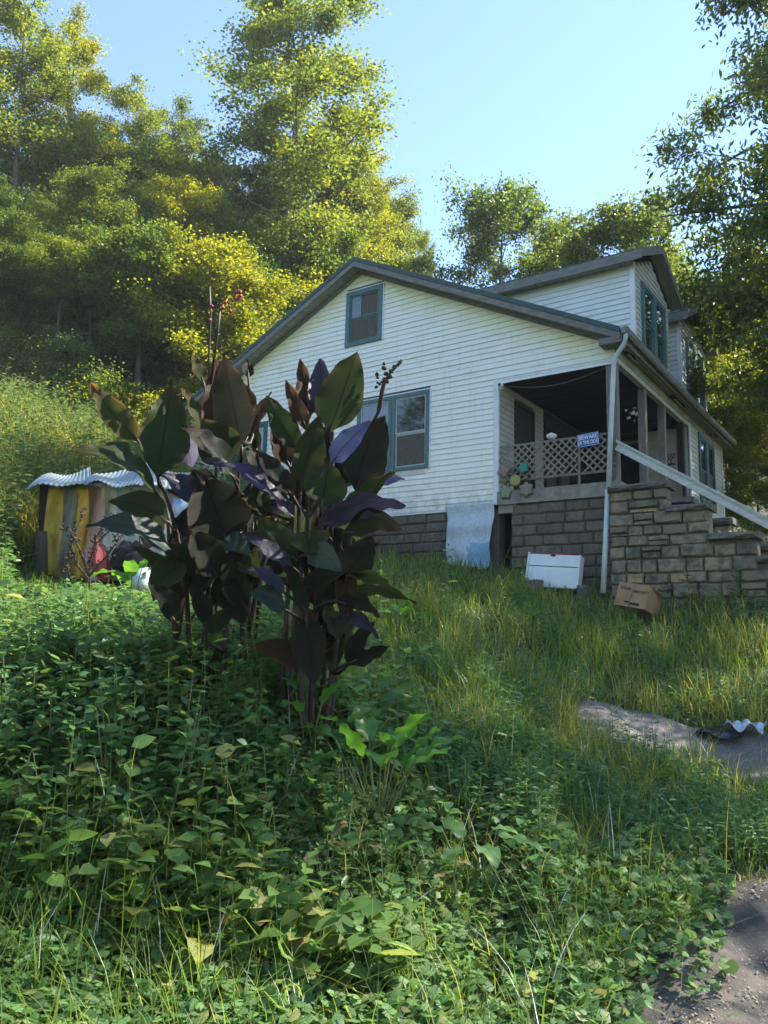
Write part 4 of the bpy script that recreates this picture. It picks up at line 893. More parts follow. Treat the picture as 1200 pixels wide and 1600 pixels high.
# ------------------------------------------------------------------ cannas
def canna_leaf(b_, t_, wpx, mat, D, dd=0.0, roll=0.0, bow=.12, parent=None, org=None, droop=0.0, fold=.25):
    """leaf blade from base pixel to tip pixel at depth D (base) and D+dd (tip)"""
    P0 = Vector(at(b_[0], b_[1], D)); P1 = Vector(at(t_[0], t_[1], D + dd)); ax_ = P1 - P0; L = ax_.length; ax_.normalize()
    view = ((P0 + P1) / 2).normalized()
    side = ax_.cross(view).normalized(); nrm = side.cross(ax_).normalized()
    R_ = Matrix.Rotation(roll, 3, ax_); side = R_ @ side; nrm = R_ @ nrm
    Wd = .84 * wpx / FPX * D / max(.35, abs(math.cos(roll)))
    nu, nv = 9, 17; V = []; UV = []
    bd = Vector((0, 0, 1)) - ax_ * ax_.z
    if bd.length < .25: bd = nrm.copy()
    bd.normalize(); ph = random.random() * 6
    for j in range(nv):
        v_ = j / (nv - 1)
        wv = (math.sin(math.pi * min(1, v_ ** .82)) ** .72) * (1.05 - .35 * v_) * .54 * Wd if 0 < v_ < 1 else .003
        if v_ < .08: wv = max(wv * .7, .008)
        cpt = P0 + ax_ * (L * v_) + bd * (bow * L * math.sin(math.pi * v_)) - Vector((0, 0, 1)) * droop * L * v_ ** 3
        for i in range(nu):
            u_ = i / (nu - 1); q = (u_ - .5) * 2
            rip = .034 * L * math.sin(v_ * 15 + ph + q * 1.6) * abs(q) ** 2.2 + .018 * L * math.sin(v_ * 29 + ph * 2 - q) * abs(q) ** 3
            V.append(cpt + side * (q * wv) + nrm * (-fold * wv * (abs(q) ** 1.4) + rip)); UV.append((u_, v_))
    V = [v - org for v in V]
    id_ = np.arange(nu * nv).reshape(nv, nu); F_ = np.stack([id_[:-1, :-1], id_[1:, :-1], id_[1:, 1:], id_[:-1, 1:]], -1).reshape(-1, 4)
    me = fastmesh('leaf', np.array(V), [F_], UV, True)
    return obj('leaf', me, M[mat], parent), P0, ax_
def canna(name, label, base, stalks, leaves, D0, extra=None):
    if extra:
        x0, x1, y0, y1, n_x = extra; leaves = list(leaves)
        for k in range(n_x):
            bx = random.uniform(x0, x1); by = random.uniform(y0, y1) if k % 2 else random.uniform(900, y1 + 10); a = random.uniform(-1.35, 1.35) if by < 880 else random.uniform(-1.25, 1.25); L = random.uniform(60, 115)
            leaves.append(((bx, by), (bx + L * math.sin(a), by - L * math.cos(a)), random.uniform(28, 50), random.choice(('cd', 'cd', 'cg', 'cd', 'cr')), random.uniform(.0, .3) if by < 880 else random.uniform(-.3, .1), random.uniform(-.1, .25), random.uniform(-.8, .8), random.uniform(.0, .12)))
    g = Vector(at(*base)); g.z = h1(g.x, g.y); t = thing(name, label, 'canna', tuple(g))
    ends = []
    for (bx, by, mx, my, tx, ty, d) in stalks:
        A = Vector(at(bx, by, d)); A.z = h1(A.x, A.y) - .05; B = Vector(at(mx, my, d)); C_ = Vector(at(tx, ty, d)); pts = []
        for k in range(13):
            s = k / 12; pts.append(A * (1 - s) ** 2 + B * 2 * s * (1 - s) + C_ * s * s)
        mb = MB(); mb.tube([p - g for p in pts], [.021 - .011 * k / 12 for k in range(13)], 8); obj('stem', mb.mesh('stem', True), M['cstem'], t); ends.append(pts)
    for lf in leaves:
        (b_, tp, w, mt, dd0, dd, roll, bow) = lf[:8]; droop = lf[8] if len(lf) > 8 else 0
        o, P0, ax_ = canna_leaf(b_, tp, w, mt, D0 + dd0, dd, roll, bow, t, g, droop)
        best = min((p for pts in ends for p in pts if p.z < P0.z + .02 or True), key=lambda p: (p - P0 + Vector((0, 0, .10))).length)
        mb = MB(); mid = P0 - ax_ * .05; mb.tube([best - g, (best * .35 + mid * .65) - g, P0 - g, P0 + ax_ * .06 - g], [.014, .010, .009, .005], 6); obj('leaf_stalk', mb.mesh('leaf_stalk', True), M['cstem'], t)
    return t, g
LEFT = [((215, 688), (141, 598), 50, 'co', .05, -.1, .3, -.03), ((246, 742), (268, 603), 92, 'cg', -.1, .1, .35, .0), ((241, 766), (116, 704), 40, 'cg', -.15, -.3, 1.05, .16), ((264, 816), (170, 783), 60, 'cg', -.1, -.15, .3, .10),
        ((270, 862), (134, 822), 44, 'ct', -.2, -.3, .8, .13), ((338, 705), (338, 560), 58, 'cr', .05, .1, .3, 0), ((377, 697), (349, 556), 76, 'cd', -.05, .05, -.4, 0), ((395, 680), (362, 575), 40, 'cr', .1, .1, .5, .03),
        ((352, 724), (318, 655), 84, 'cg', -.12, -.1, .2, .05), ((318, 598), (301, 552), 24, 'co', .15, .1, .5, .0), ((316, 676), (283, 605), 26, 'co', .0, .0, .9, .05), ((283, 672), (300, 730), 54, 'cl', .2, .1, .3, .05),
        ((364, 745), (283, 668), 42, 'cd', -.25, -.2, .8, .1), ((336, 810), (248, 738), 52, 'cp', .1, -.1, .5, .08), ((354, 845), (318, 742), 120, 'cd', -.15, .0, .25, .0), ((458, 808), (322, 718), 30, 'cp', -.35, -.25, .85, .12),
        ((340, 900), (290, 825), 62, 'cd', -.25, -.1, .4, .05), ((352, 846), (394, 868), 38, 'ct', -.3, -.2, .2, .12), ((381, 694), (424, 612), 26, 'cr', .1, .1, .5, .03), ((398, 735), (392, 640), 30, 'cg', .15, .1, .4, .0),
        ((300, 900), (255, 850), 60, 'cg', .0, -.1, .4, .05), ((420, 905), (428, 825), 60, 'cd', .1, .1, .3, .0),
        ((395, 830), (400, 745), 66, 'cd', .05, .1, .3, 0), ((310, 800), (330, 870), 60, 'cd', .0, .0, .4, .0), ((372, 880), (415, 905), 34, 'cg', -.3, -.2, .3, .12), 
        ((250, 800), (228, 860), 50, 'cd', .1, .1, .5, .1), ((388, 590), (386, 562), 22, 'cd', .3, .05, .3, 0), ((352, 905), (380, 975), 70, 'cd', -.1, -.1, .3, .1), ((290, 880), (240, 940), 56, 'cg', -.1, -.1, .5, .15), ((300, 735), (345, 800), 62, 'cd', .12, .0, .3, .0)]
LEFT_ST = [(300, 1010, 300, 860, 247, 745, 5.25), (318, 1015, 330, 860, 340, 700, 5.3), (350, 1020, 360, 860, 378, 696, 5.2), (385, 1030, 372, 900, 395, 740, 5.3), (392, 1035, 420, 900, 400, 700, 5.4), (285, 1010, 268, 900, 262, 815, 5.2), (372, 1030, 400, 900, 430, 810, 5.1)]
cl_, lg = canna('canna_clump', 'clump of dark bronze canna leaves in front of the tarp hut', (345, 1020, 5.25), LEFT_ST, LEFT, 5.2, (275, 388, 790, 1000, 20))
RIGHT = [((515, 674), (558, 549), 88, 'cg', -.05, .05, -.25, .0), ((505, 655), (500, 560), 56, 'cp', .1, .05, .2, 0), ((482, 656), (469, 560), 36, 'cr', .1, .05, .3, 0), ((480, 672), (446, 593), 30, 'cr', -.05, 0, .3, -.02), ((464, 700), (416, 618), 50, 'cg', -.05, -.05, .3, -.02),
         ((470, 756), (498, 650), 62, 'cg', -.1, .05, .25, .0), ((476, 735), (520, 662), 52, 'cd', .0, .1, .3, .02), ((452, 728), (424, 664), 42, 'cr', .05, .0, .4, 0), ((458, 776), (396, 701), 38, 'cd', -.1, -.1, .5, .03), ((517, 724), (579, 658), 44, 'cb', -.15, .05, -.25, .04),
         ((556, 766), (602, 650), 88, 'cd', .0, .1, .2, .06), ((503, 792), (514, 722), 84, 'cg', -.25, .1, .1, .0), ((532, 800), (616, 737), 34, 'cg', -.1, .1, .6, .03), ((560, 768), (633, 749), 30, 'cb', .05, .1, .5, .14), ((506, 818), (634, 790), 48, 'cp', -.15, .0, .55, .14),
         ((537, 832), (632, 830), 48, 'cd', -.1, .0, .5, .22), ((497, 820), (524, 775), 50, 'cl', .2, .1, .2, 0), ((483, 830), (484, 866), 80, 'cg', -.3, -.1, .1, .0), ((480, 866), (534, 893), 50, 'ct', -.35, -.1, .15, .16), ((542, 902), (583, 838), 64, 'cd', -.2, .05, .2, .02),
         ((466, 880), (397, 806), 56, 'cg', -.15, -.1, .4, .02), ((455, 884), (382, 836), 28, 'cp', -.25, -.1, .7, .02), ((455, 826), (415, 808), 18, 'co', .3, 0, .3, .05), ((538, 926), (651, 943), 24, 'cg', -.15, .0, .6, .12), ((546, 899), (616, 926), 24, 'cg', -.2, 0, .6, .16),
         ((525, 938), (594, 965), 34, 'cd', -.25, -.1, .5, .18), ((524, 965), (592, 998), 28, 'cp', -.2, -.1, .6, .2), ((478, 965), (492, 1070), 66, 'cd', -.3, -.1, .2, .0), ((444, 952), (388, 926), 44, 'ct', -.3, -.1, .5, .12), ((444, 926), (384, 888), 26, 'cp', -.3, -.1, .7, .1),
         ((470, 900), (440, 830), 60, 'cd', .0, 0, .3, 0), ((500, 905), (520, 850), 66, 'cd', .0, 0, .3, 0), ((545, 870), (515, 820), 50, 'cd', .1, 0, .3, 0), 
         ((520, 720), (545, 700), 70, 'cd', .2, .0, .2, 0), ((485, 790), (455, 740), 56, 'cd', .1, .0, .3, 0), ((512, 760), (540, 700), 80, 'cd', .15, .1, .2, 0), ((420, 800), (375, 775), 40, 'cg', .0, -.1, .5, .1), ((430, 770), (385, 700), 34, 'cd', .1, .0, .5, .05)]
RIGHT_ST = [(440, 1065, 452, 900, 462, 720, 5.0), (455, 1080, 462, 930, 470, 740, 4.95), (470, 1085, 480, 930, 482, 690, 5.0), (488, 1085, 492, 930, 503, 780, 4.85), (500, 1080, 520, 920, 520, 700, 5.05), (515, 1075, 535, 930, 558, 760, 5.0), (478, 1085, 470, 960, 466, 870, 4.8), (505, 1085, 530, 960, 545, 890, 4.9)]
cr, cg = canna('canna_clump', 'tallest clump of dark canna leaves with a seed stalk, before the house window', (478, 1080, 4.95), RIGHT_ST, RIGHT, 4.95, (458, 545, 760, 1050, 24))
def stalkpods(parent, g, ptspx, d, rad, pods, mat, podmat, r):
    P = [Vector(at(x, y, d)) - g for x, y in ptspx]; mb = MB(); mb.tube(P, rad, 6); obj('flower_stem', mb.mesh('flower_stem', True), mat, parent)
    pm = None
    for (x, y) in pods:
        if pm is None: pm = lathe([(.2, -1), (.9, -.5), (1, .1), (.6, .7), (.15, 1)], 8).mesh('pod', True); pm.materials.append(podmat)
        o = bpy.data.objects.new('pod' if podmat is M['deadstem'] else 'blossom', pm); COL.objects.link(o); o.parent = parent; o.location = Vector(at(x, y, d)) - g; q = r * random.uniform(.7, 1.2); o.scale = (q, q, q * 1.3); o.rotation_euler = (random.random() * 3, random.random() * 3, 0)
stalkpods(cr, cg, [(578, 668), (590, 645), (596, 610), (602, 590)], 5.0, .009, [(588, 605), (590, 598), (589, 585), (593, 600), (596, 597), (590, 590)], M['deadstem'], M['deadstem'], .012)
stalkpods(cr, cg, [(580, 668), (594, 640), (600, 605), (604, 590), (614, 578), (628, 562)], 5.0, .008, [(598, 602), (601, 594), (606, 590), (603, 584), (611, 580), (600, 575), (616, 574), (622, 570), (600, 568), (605, 596), (609, 588), (625, 566)], M['deadstem'], M['deadstem'], .014)
stalkpods(cl_, lg, [(329, 690), (326, 560), (329, 490), (327, 448)], 5.3, .008, [(326, 470), (329, 485), (328, 500), (331, 478)], M['cstem'], M['redflower'], .012)
stalkpods(cl_, lg, [(329, 600), (340, 520), (344, 478)], 5.3, .009, [(346, 476), (352, 472), (358, 478), (363, 470), (360, 486), (366, 462), (372, 466), (374, 456), (369, 457), (349, 481), (376, 462)], M['cstem'], M['redflower'], .012)
# withered dark weed in front of the hut
ww = Vector(at(125, 905, 7.4)); ww.z = h1(ww.x, ww.y)
wt = thing('withered_weed', 'dark withered seed-covered weed leaning before the yellow hut tarps', 'weed', tuple(ww))
sm = lathe([(.2, -1), (1, 0), (.2, 1)], 5).mesh('seed_cluster'); sm.materials.append(M['deadstem'])
BR = [[(140, 925), (140, 880), (150, 840), (175, 800)], [(140, 900), (125, 860), (110, 830), (103, 826)], [(142, 890), (150, 850), (185, 815), (196, 795)], [(138, 905), (118, 880), (112, 850), (132, 790)], [(140, 900), (165, 870), (180, 850), (186, 838)], [(140, 915), (110, 905), (104, 880), (112, 860)]]
mb = MB(); sv = []; 
for br in BR:
    P = [Vector(at(x, y, 7.4 + .08 * math.sin(x))) - ww for x, y in br]; mb.tube(P, [.012, .009, .006, .004], 5)
    for k in range(26):
        s = random.uniform(.25, 1) * (len(P) - 1); i = min(int(s), len(P) - 2); q = P[i].lerp(P[i + 1], s - i) + Vector((random.gauss(0, .025), random.gauss(0, .02), random.gauss(0, .025))); sv.append(q)
obj('branches', mb.mesh('branches'), M['deadstem'], wt)
for q in sv:
    o = bpy.data.objects.new('seed_cluster', sm); COL.objects.link(o); o.parent = wt; o.location = q; k = random.uniform(.010, .018); o.scale = (k, k, k)
# ------------------------------------------------------------------ trees
def frames(N, tilt=.8, up=(0, 0, 1)):
    """random orthonormal frames, normals biased to up"""
    nrm = rng.normal(size=(N, 3)) * tilt + np.array(up); nrm /= np.linalg.norm(nrm, axis=1, keepdims=True)
    t = rng.normal(size=(N, 3)); t -= (t * nrm).sum(1, keepdims=True) * nrm; t /= np.linalg.norm(t, axis=1, keepdims=True)
    s = np.cross(t, nrm); return s, t, nrm
def leaves(P, size, shape, tilt=.8, var=.3, dirs=None, nrm=None):
    """shape: (verts (k,3): x side,y along,z normal ; faces)"""
    sv_, sf = shape; N = len(P); s, t, n_v = frames(N, tilt)
    if dirs is not None:
        t = dirs / np.linalg.norm(dirs, axis=1, keepdims=True); s = np.cross(t, n_v); s /= np.linalg.norm(s, axis=1, keepdims=True); n_v = np.cross(s, t)
    sc = size * (1 + rng.uniform(-var, var, N)); sc = np.broadcast_to(sc, (N,))[:, None, None]
    L = sv_[None, :, 0:1] * s[:, None] + sv_[None, :, 1:2] * t[:, None] + sv_[None, :, 2:3] * n_v[:, None]
    V = (P[:, None] + L * sc).reshape(-1, 3); k = len(sv_)
    return V, [(np.asarray(f)[None] + (np.arange(N) * k)[:, None, None]).reshape(-1, np.asarray(f).shape[1]) for f in sf]
DIAM = (np.array([(0, 0, 0), (-.42, .5, .10), (0, 1, -.05), (.42, .5, .10)], float), [np.array([(0, 1, 2), (0, 2, 3)])])
SLIM = (np.array([(0, 0, 0), (-.17, .35, .06), (-.15, .7, .03), (0, 1, -.12), (.15, .7, .03), (.17, .35, .06)], float), [np.array([(0, 1, 2, 3), (0, 3, 4, 5)])])
OVAL = (np.array([(0, 0, 0), (-.30, .28, .07), (-.27, .62, .05), (0, 1, -.10), (.27, .62, .05), (.30, .28, .07), (0, .45, 0)], float), [np.array([(0, 1, 2, 6), (6, 2, 3, 4), (0, 6, 4, 5)])])
a_ = np.linspace(.35, 2 * np.pi - .35, 9)
IVY = (np.array([(0, 0, .06)] + [(math.sin(t) * .5 * (1 + .07 * (-1) ** i), -math.cos(t) * .5 * (1 + .07 * (-1) ** i), .02 * (-1) ** i) for i, t in enumerate(a_)], float), [np.array([(0, i, i + 1) for i in range(1, 9)])])
def joinparts(parts):
    V = []; F_ = {}; off = 0
    for (v, fs) in parts:
        V.append(v)
        for f in fs: F_.setdefault(f.shape[1], []).append(f + off)
        off += len(v)
    return np.concatenate(V), [np.concatenate(x) for x in F_.values()]
def tree_meshes(seed, H, R, nclump, per, lsize, base=.3, tr=.16, clump=.42, shape=DIAM, prof='poplar', hang=0, lean=0):
    r = np.random.default_rng(seed); rr = random.Random(seed)
    mb = MB(); trunk = []; wob = [rr.uniform(-1, 1) for _ in range(6)]
    for k in range(9): t = k / 8; trunk.append(Vector((.22 * wob[0] * math.sin(t * 3 + wob[1]) + lean * t * t, .22 * wob[2] * math.sin(t * 2.6 + wob[3]), H * .96 * t)))
    mb.tube([p - Vector((0, 0, .6)) if i == 0 else p for i, p in enumerate(trunk)], [tr * (1 - .93 * k / 8) for k in range(9)], 7)
    def tp(t): s = t * 8; i = min(int(s), 7); return trunk[i].lerp(trunk[i + 1], s - i)
    cen = []; nl = int(16 + H)
    for k in range(nl):
        t = base + (1 - base) * (k + .5) / nl; q = (t - base) / (1 - base)
        if prof == 'poplar': rad = R * (1 - .5 * q ** 1.6) * (.62 + .38 * min(1, q * 5))
        elif prof == 'round': rad = R * math.sqrt(max(.05, 1 - (2 * q - .95) ** 2 * .9))
        else: rad = R * (1 - q * .5)
        az = k * 2.4 + rr.uniform(-.5, .5); L = rad * rr.uniform(.65, 1.15); el = rr.uniform(.15, .75) - hang * .3
        p0 = tp(t * .97); d = Vector((math.cos(az) * math.cos(el), math.sin(az) * math.cos(el), math.sin(el))); pts = [p0]
        for j in range(1, 4): s = j / 3; pts.append(p0 + d * L * s + Vector((rr.uniform(-.1, .1), rr.uniform(-.1, .1), (-hang * L * s * s * .5) + rr.uniform(-.08, .08))) * 1)
        mb.tube(pts, [tr * .34 * (1 - t * .6), tr * .22 * (1 - t * .6), tr * .12, .01], 5, cap=False)
        nsub = 4
        for j in range(nsub):
            s = (.4 + .65 * (j + .5) / nsub) + rr.uniform(-.08, .08); c0 = pts[0].lerp(pts[-1], min(s, 1)) + Vector((rr.gauss(0, .2), rr.gauss(0, .2), rr.gauss(0.05, .14))) * (L * .5 + .1)
            mb.tube([pts[0].lerp(pts[-1], min(1, s * .8)), c0], [.022, .006], 3, cap=False)
            for q_ in range(max(1, int(nclump / nl / nsub))):
                cen.append(tuple(c0 + Vector((rr.gauss(0, .34), rr.gauss(0, .34), rr.gauss(0, .20))) * (clump * 2.1)))
    cen += [tuple(trunk[-1] + Vector((rr.gauss(0, .25), rr.gauss(0, .25), rr.uniform(-.6, .5)))) for _ in range(6)]
    cen = np.array(cen); sz = r.uniform(.55, 1.4, len(cen)) * clump
    P = np.repeat(cen, per, 0); sg = np.repeat(sz, per)[:, None]
    off = r.normal(size=P.shape) * sg * np.array([1, 1, .62]); P = P + off
    dirs = None
    if hang: dirs = r.normal(size=P.shape) * .7 + np.array([0, 0, -hang])
    V, F_ = leaves(P, lsize, shape, .85, .35, dirs)
    return mb.mesh('trunk', True), fastmesh('crown', V, F_)
def tree(name, label, meshes, loc, rot, sc, leafm, barkm, group=None, cat='tree', src=None):
    t = thing(name, label, cat, loc, group); t.rotation_euler = (0, 0, rot); t.scale = sc
    for nm, me, mt in (('trunk', meshes[0], barkm), ('crown', meshes[1], leafm)):
        o = bpy.data.objects.new(nm, me); COL.objects.link(o); o.parent = t
        if not me.materials: me.materials.append(mt)
        o.material_slots[0].link = 'OBJECT'; o.material_slots[0].material = mt
    return t
TP = tree_meshes(1, 20, 3.7, 620, 78, .105, .30, .24, .27)
TP2 = tree_meshes(2, 17, 3.1, 520, 74, .11, .34, .2, .27)
TH = tree_meshes(7, 14, 3.3, 480, 70, .115, .50, .17, .29, prof='round')
TR1 = tree_meshes(3, 11, 3.6, 640, 62, .125, .34, .18, .31, prof='round')
TR2 = tree_meshes(4, 12, 3.1, 560, 62, .12, .36, .16, .29, prof='round')
TT = tree_meshes(5, 9, 2.2, 330, 62, .125, .14, .09, .26, prof='round')
BU = tree_meshes(6, 2.0, 1.3, 110, 70, .07, .0, .03, .20, prof='round')
def ground_at(px, d):
    q = (RT * (px - 600) / FPX + FW) * d; return float(q[0]), float(q[1])
def place(px, d, meshes, top, name, label, leafm, barkm='bark', rot=0, H=None, wx=1.0, group=None, cat='tree'):
    """stand a tree at column px, depth d, with its top reaching image row `top`"""
    x, y = ground_at(px, d); z = h1(x, y) - .1; zt = at(px, top, d)[2]
    k = max(.25, (zt - z) / H); return tree(name, label, meshes, (x, y, z), rot, (k * wx, k * wx, k), M[leafm], M[barkm], group, cat)
place(438, 31, TP, -150, 'tall_poplar_tree', 'tallest thin-crowned poplar rising out of the frame left of the gable', 'leaf_poplar', 'bark', 1.0, 20, 1.35)
place(400, 33, TP2, 150, 'poplar_tree', 'slimmer poplar close behind the left side of the tallest one', 'leaf_poplar', 'palebark', 2.0, 17, 1.0)
place(545, 36, TP, 185, 'poplar_tree', 'poplar with golden edge directly above the gable peak', 'leaf_gold', 'bark', 4.0, 20, 1.2)
place(500, 34, TP2, 90, 'poplar_tree', 'leaning bushy poplar right of the tallest trunk', 'leaf_poplar', 'bark', 5.0, 17, 1.2)
place(592, 40, TR2, 255, 'maple_tree', 'pale tree right of the gable peak, sloping down to the roof', 'leaf_poplar', 'bark', 1.0, 12)
place(660, 38, TP2, 325, 'slender_tree', 'small slender tree in the gap between gable peak and round tree', 'leaf_poplar', 'bark', .4, 17, .55)
place(785, 33, TR1, 262, 'round_tree', 'round-crowned tree standing behind the main roof, left part', 'leaf_maple', 'bark', .3, 11, .85)
place(868, 35, TR1, 318, 'round_tree', 'round-crowned tree with golden right edge behind the dormer', 'leaf_poplar', 'bark', 2.3, 11, .6)
place(905, 42, TR2, 395, 'golden_tree', 'low golden tree just left of the dormer peak', 'leaf_gold', 'bark', 2.3, 12, .55)
place(990, 30, TR1, 295, 'dark_tree', 'dark green rounded tree behind the dormer roof, right side', 'leaf_oak', 'bark', 5.3, 11, 1.0)
place(165, 34, TP2, 60, 'poplar_tree', 'poplar with pointed top, third crown from the left edge', 'leaf_poplar', 'palebark', .7, 17, 1.15)
place(235, 37, TP2, 85, 'poplar_tree', 'narrow poplar top between the pointed one and the sky gap', 'leaf_poplar', 'bark', 3.7, 17, 1.0)
place(50, 30, TP, -70, 'poplar_tree', 'tall poplar filling the upper left corner', 'leaf_gold', 'bark', 3.1, 20, 1.0)
place(-40, 27, TP2, -100, 'poplar_tree', 'poplar cut off by the left edge of the picture', 'leaf_poplar', 'bark', 1.1, 17, 1.2)
place(300, 39, TP2, 190, 'poplar_tree', 'poplar below the sky gap left of the tallest one', 'leaf_poplar', 'bark', .1, 17, 1.1)
ORD = ['first', 'second', 'third', 'fourth', 'fifth', 'sixth', 'seventh', 'eighth', 'ninth', 'tenth', 'eleventh', 'twelfth', 'thirteenth', 'fourteenth', 'fifteenth', 'sixteenth', 'seventeenth', 'eighteenth', 'nineteenth', 'twentieth', 'twenty-first', 'twenty-second', 'twenty-third', 'twenty-fourth', 'twenty-fifth']
GF = 'trees crowding the shaded hillside'
HS = [(20, 25, 260, 1), (100, 24, 210, 0), (170, 26, 240, 1), (250, 27, 230, 0), (320, 28, 260, 1), (380, 29, 300, 0), (220, 24, 330, 2), (370, 28, 380, 2),
                                      (-60, 22, 250, 0), (0, 29, 120, 0), (110, 31, 150, 1), (200, 32, 180, 0), (340, 34, 240, 0), (450, 30, 330, 1), (500, 29, 340, 0), (560, 31, 370, 1), (430, 35, 280, 0), (270, 33, 200, 1), (610, 34, 372, 0), (180, 29, 300, 1), (30, 27, 330, 0), (80, 35, 170, 1), (350, 31, 330, 1), (470, 27, 400, 2)]
HR = {v: k for k, v in enumerate(sorted(range(len(HS)), key=lambda q: HS[q][0]))}
for i, (px, d, top, kd) in enumerate(HS):
    LF = 'hillside tree with %s trunk, %s from the left among the crowded woods' % ('pale' if i % 5 == 2 else 'dark', ORD[HR[i]])
    ms, H = ((TH, 14), (TP2, 17), (TT, 9))[kd] if d < 29 else ((TR2, 12), (TR1, 11), (TT, 9))[kd]
    place(px, d, ms, top, 'hillside_tree', LF, ('leaf_maple', 'leaf_poplar', 'leaf_maple', 'leaf_gold')[i % 4], ('bark', 'palebark')[i % 5 == 2], i * 1.7, H, (1.0, .95, 1.0)[kd], GF)
# woods to the right of the house
for i, (px, d, top, ms, H, lm, lab) in enumerate([(1150, 30, 480, TR1, 11, 'leaf_gold', 'sunlit yellow tree in the woods beyond the right corner of the house'), (1215, 27, 500, TR2, 12, 'leaf_gold', 'yellow-green tree at the right edge beyond the handrail'),  # gold leaves carry the sunlit yellow in their colour
                                                  (1110, 38, 430, TR1, 11, 'leaf_maple', 'darker tree far behind the second dormer'), (1060, 36, 380, TR2, 12, 'leaf_maple', 'tree showing between the two dormer roofs'),
                                                  (1180, 22, 640, TT, 9, 'leaf_gold', 'low leafy tree below the eave end right of the house'), (1250, 24, 520, TR1, 11, 'leaf_poplar', 'tree beyond the right edge of the picture'), (1140, 25, 620, TT, 9, 'leaf_poplar', 'slim green tree beside the far house corner'),
                                                  (1225, 19, 700, TT, 9, 'leaf_poplar', 'bushy small tree behind the end of the handrail'), (1180, 40, 420, TR1, 11, 'leaf_maple', 'distant tree behind the oak at the right edge')]):
    place(px, d, ms, top, 'woodland_tree', lab, lm, 'bark', i * 1.3, H, 1.15)
# the big near oak on the right, with its drooping boughs, and unseen trees added right of the yard for dappled shade
OAK = tree_meshes(11, 15, 5.2, 1300, 52, .135, .26, .30, .27, SLIM, 'round', .5)
def sited(x, y, meshes, k, label, lm, rot, name='oak_tree', grp=None): return tree(name, label, meshes, (x, y, h1(x, y) - .2), rot, (k, k, k), M[lm], M['bark'], grp)
sited(-.6, 22.6, OAK, 1.30, 'large drooping oak whose boughs hang over the right side of the sky', 'leaf_oak', .4)
sited(.9, 21.0, OAK, 1.12, 'leafy oak filling the right edge of the sky beside the drooping one', 'leaf_oak', 3.4)
SHADE_OAKS = tree_meshes(12, 15, 5.2, 400, 46, .14, .30, .26, .26, SLIM, 'round', .4)  # unseen shade trees, crowns thinned to let dappled sun through
sited(2.0, 12.2, SHADE_OAKS, .70, 'small unseen oak added beyond the right edge to shade the path', 'leaf_oak', 5.2)
sited(5.0, 17.5, SHADE_OAKS, 1.0, 'unseen oak added beyond the right edge to shade the lawn', 'leaf_oak', 3.2)
sited(9.5, 12.0, SHADE_OAKS, 1.0, 'unseen oak added farther off beyond the right edge for shade', 'leaf_oak', 1.9)
sited(4.4, 5.6, SHADE_OAKS, .5, 'unseen young tree added near the road for shade', 'leaf_maple', .3, 'young_tree')
for i, (x, y) in enumerate([(-6, -12), (0, -15), (6, -13), (12, -9), (-13, -9), (-18, -3), (3, -20), (16, 0)]):
    tree('roadside_tree', 'tree standing behind the photographer across the road', TR1 if i % 2 else TR2, (x, y, h1(x, y) - .2), i * 2.1, (1.1, 1.1, 1.1), M['leaf_maple'], M['bark'], 'trees across the road')
# bushes
for i, (px, d, top, lm, w, lab) in enumerate([(205, 20.5, 545, 'leaf_gold', 1.6, 'bright yellow sunlit bush above the hut'), (150, 19, 590, 'leaf_bush', 1.2, 'pale leafy bush left of the bright yellow one'), (60, 21, 545, 'leaf_bush', 1.5, 'large grey-green bush under the hillside trees at left'), (-30, 20, 560, 'leaf_bush', 1.5, 'dark bush at the left edge of the hillside'),
                                              (265, 21, 585, 'leaf_bush', 1.2, 'bush behind the left canna clump'), (320, 22, 575, 'leaf_maple', 1.2, 'dark bush beside the rear addition'), (110, 23, 540, 'leaf_maple', 1.5, 'shadowed bush at the foot of the pale trunk'), (30, 17, 745, 'leaf_bush', .9, 'feathery shrub left of the hut'), (1105, 21, 590, 'leaf_bush', .5, 'sapling leaning on the second dormer'),
                                              (1190, 16, 835, 'leaf_bush', .9, 'low bush behind the lowest stair cap'), (1160, 17.5, 800, 'leaf_bush', .8, 'dark shrub behind the stair wall')]):
    if 'sapling' in lab: continue
    place(px, d, BU, top, 'bush', lab, lm, 'bark', i * 1.9, 3.3, w * .8, cat='bush')
for i in range(26):
    px = -60 + i * 27; d = 33 + (i * 7) % 10; 
    ms, H = ((TR1, 11), (TR2, 12))[i % 2]
    place(px, d, ms, random.uniform(250, 400) if px < 560 else 400, 'backwoods_tree', 'small tree deep in the woods on the slope behind the house', ('leaf_gold', 'leaf_poplar', 'leaf_maple')[i % 3], 'bark', i * 1.1, H, 1.1, 'small trees deep in the hillside woods')
for i in range(24):
    px = -70 + i * 19 + random.uniform(-8, 8); d = 22.5 + (i * 5) % 7; k3 = i % 3
    place(px, d, (TR2, TH, TR1)[k3], random.uniform(330, 440), 'slope_tree', 'leafy young tree in the green wall at the foot of the hillside woods', ('leaf_poplar', 'leaf_gold', 'leaf_maple', 'leaf_poplar')[i % 4], 'bark', i * 1.3, (12, 14, 11)[k3], 1.25, 'young trees at the foot of the hillside woods')
for i in range(80):
    px = random.uniform(-90, 460); d = random.uniform(20, 36); x, y = ground_at(px, d); k = random.uniform(.4, .85) * (1 + max(0, d - 24) * .06)
    tree('bush', 'bush in the shaded undergrowth below the hillside trees', BU, (x, y, h1(x, y) - .1), i * 1.7, (k * 1.2, k * 1.2, k), M['leaf_maple' if i % 3 else 'leaf_bush'], M['bark'], 'undergrowth bushes below the hillside trees', 'bush')
